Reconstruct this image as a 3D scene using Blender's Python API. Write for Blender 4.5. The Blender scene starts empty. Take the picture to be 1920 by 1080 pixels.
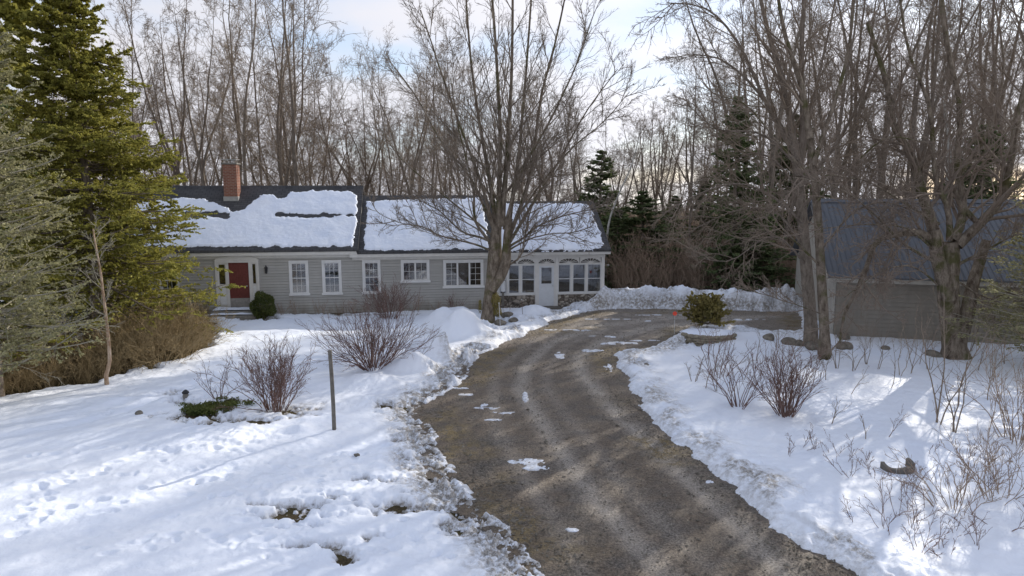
import bpy, math, numpy as np
from mathutils import Vector, Matrix
R_ = np.random.default_rng(7)
S = bpy.context.scene
C = S.collection
rad = math.radians

# ------------------------------------------------------------------ camera
CAMZ, PITCH, F = 5.8, rad(8.45), 1280.0
cam_d = bpy.data.cameras.new("camera"); cam_d.lens = 24; cam_d.sensor_width = 36
cam_d.clip_end = 3000
cam = bpy.data.objects.new("camera", cam_d); C.objects.link(cam)
cam.location = (0, 0, CAMZ); cam.rotation_euler = (rad(90) - PITCH, 0, 0)
S.camera = cam

cp, sp = math.cos(PITCH), math.sin(PITCH)
def ray(x, y):                     # direction seen at a spot of the photograph
    a = (x - 960) / F; b = -(y - 540) / F
    return (a, cp + b * sp, -sp + b * cp)
def at(x, y, z=0.0):               # ... met with the ground
    d = ray(x, y); t = (z - CAMZ) / d[2]
    return (d[0] * t, d[1] * t)
def P3(x, y, Y):                   # ... met with the distance Y
    d = ray(x, y); t = Y / d[1]
    return (d[0] * t, Y, CAMZ + d[2] * t)

# ------------------------------------------------------------------ light
SUN_AZ, SUN_EL = rad(40), rad(25)          # to the right behind the house
sun_dir = Vector((math.sin(SUN_AZ) * math.cos(SUN_EL), math.cos(SUN_AZ) * math.cos(SUN_EL), math.sin(SUN_EL)))
sd = bpy.data.lights.new("sun", 'SUN'); sd.energy = 5.0; sd.angle = rad(0.5); sd.color = (1, .93, .82)
so = bpy.data.objects.new("sun", sd); C.objects.link(so)
so.rotation_euler = sun_dir.to_track_quat('Z', 'Y').to_euler()

W = bpy.data.worlds.new("World"); S.world = W; W.use_nodes = True
wt = W.node_tree; wt.nodes.clear()
def wn(t, **k):
    n = wt.nodes.new(t)
    for a, b in k.items(): setattr(n, a, b)
    return n
out = wn('ShaderNodeOutputWorld'); bg = wn('ShaderNodeBackground'); sky = wn('ShaderNodeTexSky')
sky.sky_type = 'NISHITA'; sky.sun_disc = False; sky.sun_elevation = SUN_EL; sky.sun_rotation = SUN_AZ
sky.air_density = 1.0; sky.dust_density = .6; sky.ozone_density = 2.0
bg.inputs[1].default_value = 0.14
tc = wn('ShaderNodeTexCoord'); sep = wn('ShaderNodeSeparateXYZ'); wt.links.new(tc.outputs['Generated'], sep.inputs[0])
skv = wn('ShaderNodeVectorMath', operation='MAXIMUM'); wt.links.new(tc.outputs['Generated'], skv.inputs[0]); skv.inputs[1].default_value = (-2, -2, .015); wt.links.new(skv.outputs[0], sky.inputs[0])
def wm(op, a, b=None, clamp=False):
    n = wn('ShaderNodeMath', operation=op); n.use_clamp = clamp
    for i, v in enumerate((a, b)):
        if v is None: continue
        if isinstance(v, (int, float)): n.inputs[i].default_value = v
        else: wt.links.new(v, n.inputs[i])
    return n.outputs[0]
zz = wm('ADD', wm('MAXIMUM', sep.outputs[2], 0), .22)
cx = wm('DIVIDE', sep.outputs[0], zz); cy = wm('DIVIDE', sep.outputs[1], zz)
comb = wn('ShaderNodeCombineXYZ'); wt.links.new(cx, comb.inputs[0]); wt.links.new(cy, comb.inputs[1])
cn = wn('ShaderNodeTexNoise'); cn.inputs['Scale'].default_value = .9; cn.inputs['Detail'].default_value = 6
cn.inputs['Roughness'].default_value = .5; wt.links.new(comb.outputs[0], cn.inputs['Vector'])
mp = wn('ShaderNodeMapRange'); mp.interpolation_type = 'SMOOTHSTEP'
mp.inputs[1].default_value = .33; mp.inputs[2].default_value = .53
wt.links.new(cn.outputs[0], mp.inputs[0])
dot = wn('ShaderNodeVectorMath', operation='DOT_PRODUCT'); wt.links.new(tc.outputs['Generated'], dot.inputs[0])
dot.inputs[1].default_value = sun_dir
glow = wm('POWER', wm('MAXIMUM', dot.outputs['Value'], 0), 5.0)
cl = wm('ADD', wm('MULTIPLY', glow, 3.0), 5.6)
ccol = wn('ShaderNodeCombineXYZ')
wt.links.new(wm('MULTIPLY', cl, .985), ccol.inputs[0]); wt.links.new(wm('MULTIPLY', cl, .985), ccol.inputs[1]); wt.links.new(wm('MULTIPLY', cl, 1.06), ccol.inputs[2])
sk2 = wn('ShaderNodeMix', data_type='RGBA'); sk2.inputs['Factor'].default_value = .45
wt.links.new(sky.outputs[0], sk2.inputs['A']); sk2.inputs['B'].default_value = (4.9, 5.8, 7.6, 1)
hi = wn('ShaderNodeMapRange'); hi.interpolation_type = 'SMOOTHSTEP'; wt.links.new(sep.outputs[2], hi.inputs[0])
for i_, v_ in enumerate((.42, .85, 1.0, .25)): hi.inputs[i_ + 1].default_value = v_
mx = wn('ShaderNodeMix', data_type='RGBA'); wt.links.new(wm('MULTIPLY', mp.outputs[0], hi.outputs[0]), mx.inputs['Factor'])
wt.links.new(sk2.outputs['Result'], mx.inputs['A']); wt.links.new(ccol.outputs[0], mx.inputs['B'])
wt.links.new(mx.outputs['Result'], bg.inputs[0]); wt.links.new(bg.outputs[0], out.inputs[0])
S.view_settings.view_transform = 'Standard'; S.view_settings.look = 'None'
S.view_settings.exposure = 0.12; S.view_settings.gamma = 1

# ------------------------------------------------------------------ materials
class M:
    def __init__(s, name, rough=.8, spec=.3):
        s.m = bpy.data.materials.new(name); s.m.use_nodes = True; s.t = s.m.node_tree
        s.b = s.t.nodes['Principled BSDF']; s.b.inputs['Roughness'].default_value = rough
        s.b.inputs['Specular IOR Level'].default_value = spec
        s.co = s.t.nodes.new('ShaderNodeTexCoord').outputs['Object']
    def n(s, t, **k):
        n = s.t.nodes.new(t)
        for a, b in k.items(): setattr(n, a, b)
        return n
    def L(s, a, b): s.t.links.new(a, b)
    def put(s, sock, v):
        if isinstance(v, (int, float)): sock.default_value = v
        elif isinstance(v, tuple): sock.default_value = v if len(v) == 4 or sock.type == 'VECTOR' else (*v, 1)
        else: s.L(v, sock)
    def noise(s, scale, detail=4, rough=.55, vec=None, stretch=None, w=None):
        n = s.n('ShaderNodeTexNoise'); n.inputs['Scale'].default_value = scale
        n.inputs['Detail'].default_value = detail; n.inputs['Roughness'].default_value = rough
        v = vec or s.co
        if stretch:
            m = s.n('ShaderNodeVectorMath', operation='MULTIPLY'); s.L(v, m.inputs[0]); m.inputs[1].default_value = stretch; v = m.outputs[0]
        s.L(v, n.inputs['Vector']); return n.outputs[0]
    def math(s, op, a, b=0.0, clamp=False):
        n = s.n('ShaderNodeMath', operation=op); n.use_clamp = clamp; s.put(n.inputs[0], a); s.put(n.inputs[1], b); return n.outputs[0]
    def rng(s, v, a, b, c=0.0, d=1.0):
        n = s.n('ShaderNodeMapRange'); s.put(n.inputs[0], v)
        for i, x in enumerate((a, b, c, d)): n.inputs[i + 1].default_value = x
        return n.outputs[0]
    def mix(s, f, a, b, mode='MIX'):
        n = s.n('ShaderNodeMix', data_type='RGBA', blend_type=mode); s.put(n.inputs['Factor'], f)
        s.put(n.inputs['A'], a); s.put(n.inputs['B'], b); return n.outputs['Result']
    def attr(s, name):
        n = s.n('ShaderNodeAttribute', attribute_name=name); return n.outputs['Fac']
    def bump(s, h, strength=.5, dist=.02):
        n = s.n('ShaderNodeBump'); n.inputs['Strength'].default_value = strength; n.inputs['Distance'].default_value = dist
        s.put(n.inputs['Height'], h); s.L(n.outputs[0], s.b.inputs['Normal'])
    def col(s, v): s.put(s.b.inputs['Base Color'], v)
    def rnd(s): return s.n('ShaderNodeObjectInfo').outputs['Random']

def plain(name, c, rough=.7, spec=.3, var=.15, scale=3, metal=0):
    m = M(name, rough, spec); d = tuple(x * (1 - var) for x in c); e = tuple(min(1, x * (1 + var)) for x in c)
    m.col(m.mix(m.rng(m.noise(scale, 6), .3, .7), d, e)); m.b.inputs['Metallic'].default_value = metal
    return m

def bark(name, a, b, moss=None, scale=9, use_rnd=True):
    m = M(name, .9, .15)
    n1 = m.noise(scale, 6, .75, stretch=(1, 1, .4)); n2 = m.noise(1.7, 3)
    c = m.mix(m.rng(n1, .35, .68), a, b)
    if use_rnd: c = m.mix(m.rng(m.rnd(), 0, 1, 0, .4), c, (.20, .16, .14))
    if moss: c = m.mix(m.rng(n2, .52, .64, 0, .8), c, moss)
    m.col(c); m.bump(n1, .9, .04); return m

mat = {}
mat['bark'] = bark('grey_bark', (.12, .097, .078), (.31, .265, .215))
mat['twig'] = bark('twig_bark', (.19, .15, .115), (.33, .27, .21), scale=3)
mat['maple_bark'] = bark('maple_bark', (.075, .055, .04), (.32, .27, .215), (.085, .085, .03), 7, False)
mat['maple_twig'] = bark('maple_twig_bark', (.16, .13, .105), (.30, .255, .21), scale=3, use_rnd=False)
mat['pale_twig'] = bark('pale_dead_twig', (.26, .24, .19), (.46, .43, .35), scale=3, use_rnd=False)
mat['red_twig'] = bark('reddish_shrub_stem', (.13, .075, .062), (.24, .16, .135), scale=3, use_rnd=False)
mat['tan_twig'] = bark('tan_shrub_stem', (.22, .165, .085), (.42, .32, .18), scale=3, use_rnd=False)
mat['brush'] = bark('brown_brush_stem', (.23, .165, .12), (.42, .32, .24), scale=2, use_rnd=False)
mat['birch'] = bark('birch_bark', (.22, .12, .06), (.62, .50, .38), scale=6, use_rnd=False)
mat['white_bark'] = bark('white_bark', (.30, .29, .26), (.62, .60, .56), scale=6, use_rnd=False)

def needle(name, a, b, c):
    m = M(name, .7, .2)
    n = m.noise(1.6, 5, .7); x = m.mix(m.rng(n, .35, .65), a, b)
    x = m.mix(m.rng(m.noise(7, 3), .5, .75, 0, .7), x, c); m.col(x)
    tl = m.n('ShaderNodeBsdfTranslucent'); m.L(x, tl.inputs[0]); ms = m.n('ShaderNodeMixShader'); ms.inputs[0].default_value = .35
    m.L(m.b.outputs[0], ms.inputs[1]); m.L(tl.outputs[0], ms.inputs[2]); m.L(ms.outputs[0], m.t.nodes['Material Output'].inputs[0]); return m
mat['spruce'] = needle('spruce_needles', (.195, .20, .045), (.38, .35, .08), (.50, .45, .12))
mat['spruce_dark'] = needle('dark_spruce_needles', (.10, .135, .06), (.17, .21, .095), (.25, .28, .13))
mat['pine'] = needle('pale_pine_needles', (.22, .215, .105), (.35, .33, .18), (.48, .45, .30))
mat['small_pine'] = needle('bush_pine_needles', (.20, .18, .065), (.34, .28, .10), (.42, .33, .15))
mat['box'] = needle('boxwood_leaves', (.07, .095, .03), (.15, .17, .05), (.2, .2, .07))

# snow
m = M('snow', .65, .25)
d = m.attr('dirt'); fine = m.noise(9, 6, .7); gr = m.noise(38, 4, .7)
dd = m.math('MULTIPLY', d, m.rng(fine, .36, .62, .0, 1.5), True)
speck = m.math('MULTIPLY', m.rng(m.noise(60, 2), .70, .76), m.rng(m.noise(1.1, 4), .5, .62), True)
c = m.mix(m.rng(m.noise(.5, 4), .3, .7), (.785, .83, .925), (.86, .885, .94))
c = m.mix(m.math('MULTIPLY', dd, .85), c, m.mix(m.rng(gr, .42, .58), (.34, .295, .235), (.10, .08, .055)))
c = m.mix(m.math('MULTIPLY', speck, .5), c, (.2, .15, .1))
m.col(c)
m.b.inputs['Subsurface Weight'].default_value = .0
h = m.math('ADD', m.math('MULTIPLY', m.noise(5, 5, .6), 1.0), m.math('MULTIPLY', gr, .25))
m.bump(h, .45, .06); mat['snow'] = m
m = M('roof_snow_mat', .6, .25)
m.col(m.mix(m.rng(m.noise(1.2, 4), .3, .7), (.76, .815, .93), (.84, .875, .95)))
m.bump(m.math('ADD', m.noise(6, 5, .6), m.math('MULTIPLY', m.noise(3, 4, .6, stretch=(1, 6, 6)), .8)), .3, .04); mat['rsnow'] = m

# gravel drive
m = M('gravel', .62, .45)
g1 = m.noise(26, 6, .85); g2 = m.noise(1.3, 5, .6); g3 = m.noise(7, 5, .65)
c = m.mix(m.rng(g1, .43, .60), (.038, .031, .026), (.235, .20, .165))
c = m.mix(m.rng(g2, .35, .55, 0, .9), c, m.mix(m.rng(g1, .43, .6), (.060, .042, .027), (.22, .16, .105)))
c = m.mix(m.math('MULTIPLY', m.attr('track'), m.rng(g3, .3, .6, .7, 1.0), True), c, m.mix(m.rng(g1, .42, .6), (.17, .145, .12), (.50, .44, .375)))
c = m.mix(m.math('MULTIPLY', m.attr('moss'), m.rng(m.noise(3.2, 5, .7), .40, .56), True), c, m.mix(m.rng(g1, .42, .6), (.09, .062, .025), (.27, .195, .085)))
m.col(c); m.bump(m.math('ADD', g1, m.math('MULTIPLY', g3, 1.5)), .8, .025)
m.put(m.b.inputs['Roughness'], m.rng(g2, .35, .6, .75, .42)); mat['gravel'] = m
m = M('soil', .95, .1)
g1 = m.noise(30, 5, .75); g2 = m.noise(2.0, 5, .6)
c = m.mix(m.rng(g1, .35, .65), (.045, .034, .020), (.15, .115, .065))
c = m.mix(m.rng(g2, .45, .6, 0, .8), c, m.mix(m.rng(g1, .35, .65), (.06, .052, .02), (.16, .135, .06)))
m.col(c); m.bump(g1, .9, .05); mat['soil'] = m

# house materials
mat['siding'] = plain('grey_clapboard_paint', (.44, .425, .40), .7, .3, .06, 2.5)
m = mat['siding']; m.co = m.t.nodes.new('ShaderNodeTexCoord').outputs['Object']
sepz = m.n('ShaderNodeSeparateXYZ'); m.L(m.co, sepz.inputs[0])
st = m.noise(4, 5, .6, stretch=(1, 1, .25))
base = m.mix(m.rng(m.noise(2.5, 5), .3, .7), (.405, .395, .372), (.465, .452, .425))
wnz = m.n('ShaderNodeTexWhiteNoise'); wnz.noise_dimensions = '1D'; m.L(m.math('FLOOR', m.math('DIVIDE', m.math('ADD', sepz.outputs[2], .1), .125)), wnz.inputs['W'])
base = m.mix(wnz.outputs['Value'], base, m.mix(.35, base, (.33, .32, .30)))
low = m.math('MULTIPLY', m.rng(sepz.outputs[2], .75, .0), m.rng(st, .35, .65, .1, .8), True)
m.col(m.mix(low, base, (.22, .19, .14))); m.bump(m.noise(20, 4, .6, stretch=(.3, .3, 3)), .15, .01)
mat['trim'] = plain('white_trim_paint', (.70, .695, .68), .55, .35, .05, 5)
mat['taupe'] = plain('taupe_trim_paint', (.42, .40, .36), .7, .3, .1, 4)
mat['cream'] = plain('cream_trim_paint', (.66, .64, .60), .6, .3, .07, 4)
m = M('asphalt_shingle', .9, .15)
br = m.n('ShaderNodeTexBrick'); br.inputs['Scale'].default_value = 1; br.inputs['Brick Width'].default_value = .3; br.inputs['Row Height'].default_value = .14
br.inputs['Mortar Size'].default_value = .012; br.inputs['Color1'].default_value = (.062, .062, .066, 1); br.inputs['Color2'].default_value = (.092, .09, .094, 1); br.inputs['Mortar'].default_value = (.03, .03, .032, 1)
mm = m.n('ShaderNodeMapping'); mm.inputs['Rotation'].default_value = (0, 0, 0); m.L(m.co, mm.inputs[0]); m.L(mm.outputs[0], br.inputs['Vector'])
m.col(m.mix(m.rng(m.noise(1.5, 5), .35, .65, 0, .35), br.outputs[0], (.11, .105, .10))); m.bump(br.outputs[1], -.6, .02); mat['shingle'] = m
m = M('red_brick', .9, .15)
br = m.n('ShaderNodeTexBrick'); br.inputs['Scale'].default_value = 1; br.inputs['Brick Width'].default_value = .21; br.inputs['Row Height'].default_value = .075
br.inputs['Mortar Size'].default_value = .009; br.inputs['Color1'].default_value = (.20, .070, .048, 1); br.inputs['Color2'].default_value = (.275, .11, .075, 1); br.inputs['Mortar'].default_value = (.3, .25, .2, 1)
cc = m.n('ShaderNodeSeparateXYZ'); m.L(m.co, cc.inputs[0]); cb = m.n('ShaderNodeCombineXYZ')
m.L(m.math('ADD', cc.outputs[0], cc.outputs[1]), cb.inputs[0]); m.L(cc.outputs[2], cb.inputs[1]); m.L(cb.outputs[0], br.inputs['Vector'])
m.col(br.outputs[0]); m.bump(br.outputs[1], -.5, .01); mat['brick'] = m
mat['red'] = plain('dark_red_door_paint', (.15, .040, .033), .5, .35, .2, 14)
mat['kick'] = plain('worn_grey_kickplate', (.30, .28, .26), .6, .3, .2, 8)
mat['pdoor'] = plain('pale_blue_white_door', (.66, .69, .73), .5, .35, .05, 5)
mat['metal'] = plain('galvanised_metal', (.45, .45, .45), .45, .5, .15, 8, .5)
mat['black'] = plain('black_iron', (.025, .025, .027), .5, .4)
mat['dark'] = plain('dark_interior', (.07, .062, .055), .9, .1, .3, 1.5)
mat['inner'] = plain('porch_interior', (.15, .135, .12), .9, .1, .25, 1.2)
mat['curtain'] = plain('sheer_curtain', (.24, .235, .23), .9, .1, .2, 6)
mat['redcurt'] = plain('dark_red_curtain', (.12, .06, .055), .9, .1, .4, 6)
mat['wood'] = plain('weathered_wood', (.15, .138, .12), .85, .2, .25, 9)
mat['orange'] = plain('orange_reflector', (.85, .09, .05), .5, .4, .05)
mat['white_pl'] = plain('white_enamel', (.66, .67, .68), .4, .4, .08, 6)
mat['stone'] = plain('garden_stone', (.19, .17, .14), .9, .2, .45, 7)
mat['concrete'] = plain('concrete', (.24, .225, .20), .9, .2, .25, 6)
mat['tanstone'] = plain('tan_dry_stone', (.25, .22, .165), .9, .2, .4, 8); mat['tanstone'].bump(mat['tanstone'].noise(9, 6, .7), .9, .05)
m = mat['stone']; m.bump(m.noise(8, 6, .7), .9, .05)
m = M('metal_roof', .65, .35)
gx = m.n('ShaderNodeSeparateXYZ'); m.L(m.co, gx.inputs[0])
m.col(m.mix(m.rng(m.noise(3, 5, .6, stretch=(3, .4, .4)), .3, .7), (.088, .094, .107), (.125, .132, .145))); mat['mroof'] = m
m = M('garage_siding', .8, .2)
m.col(m.mix(m.rng(m.noise(3, 5, .6, stretch=(1, 1, .4)), .3, .7), (.235, .215, .185), (.30, .275, .235))); mat['gside'] = m
m = M('fieldstone', .85, .2)
v = m.n('ShaderNodeTexVoronoi', feature='DISTANCE_TO_EDGE'); v.inputs['Scale'].default_value = 6.5; v2 = m.n('ShaderNodeTexVoronoi'); v2.inputs['Scale'].default_value = 6.5
for q in (v, v2): m.L(m.co, q.inputs['Vector'])
sc = m.n('ShaderNodeSeparateColor'); m.L(v2.outputs['Color'], sc.inputs[0])
c = m.mix(sc.outputs[0], (.16, .13, .105), (.48, .44, .38)); c = m.mix(m.rng(m.noise(25, 4), .4, .7, 0, .4), c, (.12, .10, .085))
m.col(m.mix(m.rng(v.outputs['Distance'], .02, .06), (.05, .043, .036), c)); m.bump(m.rng(v.outputs['Distance'], .0, .22), 1, .06); mat['fieldstone'] = m
# window glass: clear, mirrors the bright outdoors
m = bpy.data.materials.new('window_glass'); m.use_nodes = True; t = m.node_tree; t.nodes.clear()
o = t.nodes.new('ShaderNodeOutputMaterial'); gl = t.nodes.new('ShaderNodeBsdfGlossy'); gl.inputs['Roughness'].default_value = .03
tr = t.nodes.new('ShaderNodeBsdfTransparent'); tr.inputs[0].default_value = (.8, .82, .84, 1)
fr = t.nodes.new('ShaderNodeFresnel'); fr.inputs[0].default_value = 2.2; ms = t.nodes.new('ShaderNodeMixShader')
t.links.new(fr.outputs[0], ms.inputs[0]); t.links.new(tr.outputs[0], ms.inputs[1]); t.links.new(gl.outputs[0], ms.inputs[2]); t.links.new(ms.outputs[0], o.inputs[0])
class _G: pass
mat['glass'] = _G(); mat['glass'].m = m

# ------------------------------------------------------------------ mesh helpers
def link(name, me, parent=None, m=None):
    o = bpy.data.objects.new(name, me); C.objects.link(o)
    if parent: o.parent = parent
    if m is not None: me.materials.append(m.m)
    return o
def npmesh(name, V, Fq, parent=None, m=None, smooth=True, attrs=None):
    """V (n,3); Fq (k,3|4) or a list of such arrays"""
    me = bpy.data.meshes.new(name); V = np.ascontiguousarray(V, dtype=np.float32)
    if not isinstance(Fq, list): Fq = [Fq]
    Fq = [f for f in Fq if len(f)]
    me.vertices.add(len(V)); me.vertices.foreach_set('co', V.ravel())
    idx = np.concatenate([f.ravel() for f in Fq]).astype(np.int32)
    tot = np.concatenate([np.full(len(f), f.shape[1], np.int32) for f in Fq])
    me.loops.add(len(idx)); me.loops.foreach_set('vertex_index', idx)
    st = np.zeros(len(tot), np.int32); st[1:] = np.cumsum(tot)[:-1]
    me.polygons.add(len(tot)); me.polygons.foreach_set('loop_start', st); me.polygons.foreach_set('loop_total', tot)
    me.polygons.foreach_set('use_smooth', np.full(len(tot), smooth))
    for k, a in (attrs or {}).items():
        at_ = me.attributes.new(k, 'FLOAT', 'POINT'); at_.data.foreach_set('value', np.ascontiguousarray(a, dtype=np.float32))
    me.update(calc_edges=True)
    return link(name, me, parent, m)
def tag(o, label=None, cat=None, group=None, kind=None):
    for k, v in (('label', label), ('category', cat), ('group', group), ('kind', kind)):
        if v: o[k] = v
    return o
def empty(name, loc=(0, 0, 0), rz=0, label=None, cat=None, group=None):
    o = bpy.data.objects.new(name, None); C.objects.link(o); o.location = loc; o.rotation_euler = (0, 0, rz)
    o.empty_display_size = .3
    return tag(o, label, cat, group)
def copy_tree(o, parent=None):
    c = o.copy(); C.objects.link(c); c.parent = parent
    for ch in o.children: copy_tree(ch, c)
    return c
class MB:
    def __init__(s): s.v = []; s.f = []
    def add(s, vs, fs):
        b = len(s.v); s.v += [tuple(p) for p in vs]; s.f += [tuple(i + b for i in f) for f in fs]; return s
    def box(s, x0, x1, y0, y1, z0, z1):
        return s.add([(x, y, z) for z in (z0, z1) for y in (y0, y1) for x in (x0, x1)],
                     [(0, 2, 3, 1), (4, 5, 7, 6), (0, 1, 5, 4), (2, 6, 7, 3), (0, 4, 6, 2), (1, 3, 7, 5)])
    def prism(s, pts, y0, y1):            # polygon in x,z pulled along y
        n = len(pts)
        return s.add([(p[0], y0, p[1]) for p in pts] + [(p[0], y1, p[1]) for p in pts],
                     [tuple(range(n)), tuple(range(2 * n - 1, n - 1, -1))] + [(i, i + n, (i + 1) % n + n, (i + 1) % n) for i in range(n)])
    def prismx(s, pts, x0, x1):           # polygon in y,z pulled along x
        n = len(pts)
        return s.add([(x0, p[0], p[1]) for p in pts] + [(x1, p[0], p[1]) for p in pts],
                     [tuple(range(n)), tuple(range(2 * n - 1, n - 1, -1))] + [(i, i + n, (i + 1) % n + n, (i + 1) % n) for i in range(n)])
    def lathe(s, prof, c=(0, 0, 0), n=16):
        vs = []; fs = []
        for r, z in prof:
            for k in range(n):
                a = 2 * math.pi * k / n; vs.append((c[0] + r * math.cos(a), c[1] + r * math.sin(a), c[2] + z))
        for j in range(len(prof) - 1):
            for k in range(n): fs.append((j * n + k, j * n + (k + 1) % n, (j + 1) * n + (k + 1) % n, (j + 1) * n + k))
        fs.append(tuple(range(n - 1, -1, -1))); fs.append(tuple((len(prof) - 1) * n + k for k in range(n)))
        return s.add(vs, fs)
    def build(s, name, m, parent=None, bevel=0):
        me = bpy.data.meshes.new(name); me.from_pydata(s.v, [], s.f); me.update()
        import bmesh
        bm = bmesh.new(); bm.from_mesh(me); bmesh.ops.recalc_face_normals(bm, faces=bm.faces)
        if bevel: bmesh.ops.bevel(bm, geom=bm.edges[:], offset=bevel, segments=1, affect='EDGES')
        bm.to_mesh(me); bm.free()
        return link(name, me, parent, m)

# ------------------------------------------------------------------ noise in numpy
_T = np.random.default_rng(3).random((256, 256))
def vn(x, y):
    xi = np.floor(x).astype(int); yi = np.floor(y).astype(int); fx = x - xi; fy = y - yi
    fx = fx * fx * (3 - 2 * fx); fy = fy * fy * (3 - 2 * fy)
    a = _T[xi & 255, yi & 255]; b = _T[(xi + 1) & 255, yi & 255]; c = _T[xi & 255, (yi + 1) & 255]; d = _T[(xi + 1) & 255, (yi + 1) & 255]
    return (a * (1 - fx) + b * fx) * (1 - fy) + (c * (1 - fx) + d * fx) * fy
def fbm(x, y, s=1.0, o=4, g=.5):
    r = 0; a = 1; t = 0; x = x * s + 17.3; y = y * s + 5.1
    for k in range(o):
        r = r + a * vn(x, y); t += a; a *= g; x, y = x * 1.97 + y * .31 + 3.1, y * 2.03 - x * .29 + 8.7
    return r / t                     # 0..1
def sstep(a, b, x):
    t = np.clip((x - a) / (b - a), 0, 1); return t * t * (3 - 2 * t)
def seg_d(x, y, pts, closed=False):
    P = list(pts) + ([pts[0]] if closed else []); d = np.full(x.shape, 1e9)
    for (ax, ay), (bx, by) in zip(P[:-1], P[1:]):
        dx, dy = bx - ax, by - ay; t = np.clip(((x - ax) * dx + (y - ay) * dy) / (dx * dx + dy * dy + 1e-12), 0, 1)
        d = np.minimum(d, np.hypot(x - ax - t * dx, y - ay - t * dy))
    return d
def sdf(x, y, pts):                  # negative inside
    ins = np.zeros(x.shape, bool); n = len(pts)
    for i in range(n):
        (ax, ay), (bx, by) = pts[i], pts[(i + 1) % n]
        if ay == by: continue
        ins ^= ((ay > y) != (by > y)) & (x < (bx - ax) * (y - ay) / (by - ay) + ax)
    d = seg_d(x, y, pts, True); return np.where(ins, -d, d)

# ------------------------------------------------------------------ house frame
HA = rad(7.7); HP = at(668, 586)
hw = (math.cos(HA), math.sin(HA)); hn = (-hw[1], hw[0])
def hxy(u, n): return (HP[0] + hw[0] * u + hn[0] * n, HP[1] + hw[1] * u + hn[1] * n)
GA = rad(-13); GP = (12.256, 25.75)

# ------------------------------------------------------------------ ground, drive, snow
drive_px = [(1060, 596), (1035, 606), (1000, 622), (965, 636), (935, 652), (905, 664), (885, 680), (882, 705), (850, 728), (820, 745), (800, 760), (815, 800),
            (822, 845), (850, 880), (872, 905), (897, 945), (940, 985), (990, 1030), (1045, 1080), (1140, 1180), (1420, 1550), (2300, 1550), (1720, 1180), (1600, 1080), (1510, 1030), (1440, 975),
            (1380, 930), (1335, 895), (1285, 845), (1235, 805), (1195, 760), (1175, 725), (1160, 690), (1148, 668), (1170, 660),
            (1220, 655), (1262, 640), (1275, 622), (1330, 617), (1400, 620), (1450, 628), (1500, 628), (1508, 600), (1490, 586), (1400, 583), (1300, 581), (1150, 580), (1100, 586)]
DR = [at(*p) for p in drive_px]
brush_px = [(-500, 800), (-60, 765), (0, 752), (110, 730), (200, 715), (300, 685), (395, 655), (408, 612), (380, 598), (150, 600), (150, 640), (80, 640), (60, 600), (-500, 600)]
BR = [at(*p) for p in brush_px]
def grid(y0, y1, rows, cols, wid=.86, add=2.0):
    Y = y0 * (y1 / y0) ** (np.linspace(0, 1, rows)); U = np.linspace(-1, 1, cols)
    yy = np.repeat(Y[:, None], cols, 1); xx = U[None, :] * (yy * wid + add); return xx, yy
def gfaces(r, c):
    i = np.arange(r * c).reshape(r, c)
    return np.stack([i[:-1, :-1], i[:-1, 1:], i[1:, 1:], i[1:, :-1]], -1).reshape(-1, 4)
def used(V, Fc, attrs):
    k = np.zeros(len(V), bool); k[Fc.ravel()] = True; mp_ = np.cumsum(k) - 1
    return V[k], mp_[Fc], {a: b[k] for a, b in attrs.items()}

def drive_d(x, y):
    return sdf(x, y, DR) + (fbm(x, y, 1.1, 4) - .5) * .55 + (fbm(x, y, 5, 3) - .5) * .22
house_rect = [hxy(-11.6, 0), hxy(11.85, 0), hxy(11.85, 7), hxy(-11.6, 7)]
gar_n = (-math.sin(GA), math.cos(GA)); gar_w = (math.cos(GA), math.sin(GA))
gar_rect = [GP, (GP[0] + gar_w[0] * 11, GP[1] + gar_w[1] * 11), (GP[0] + gar_w[0] * 11 + gar_n[0] * 8, GP[1] + gar_w[1] * 11 + gar_n[1] * 8), (GP[0] + gar_n[0] * 8, GP[1] + gar_n[1] * 8)]

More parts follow.
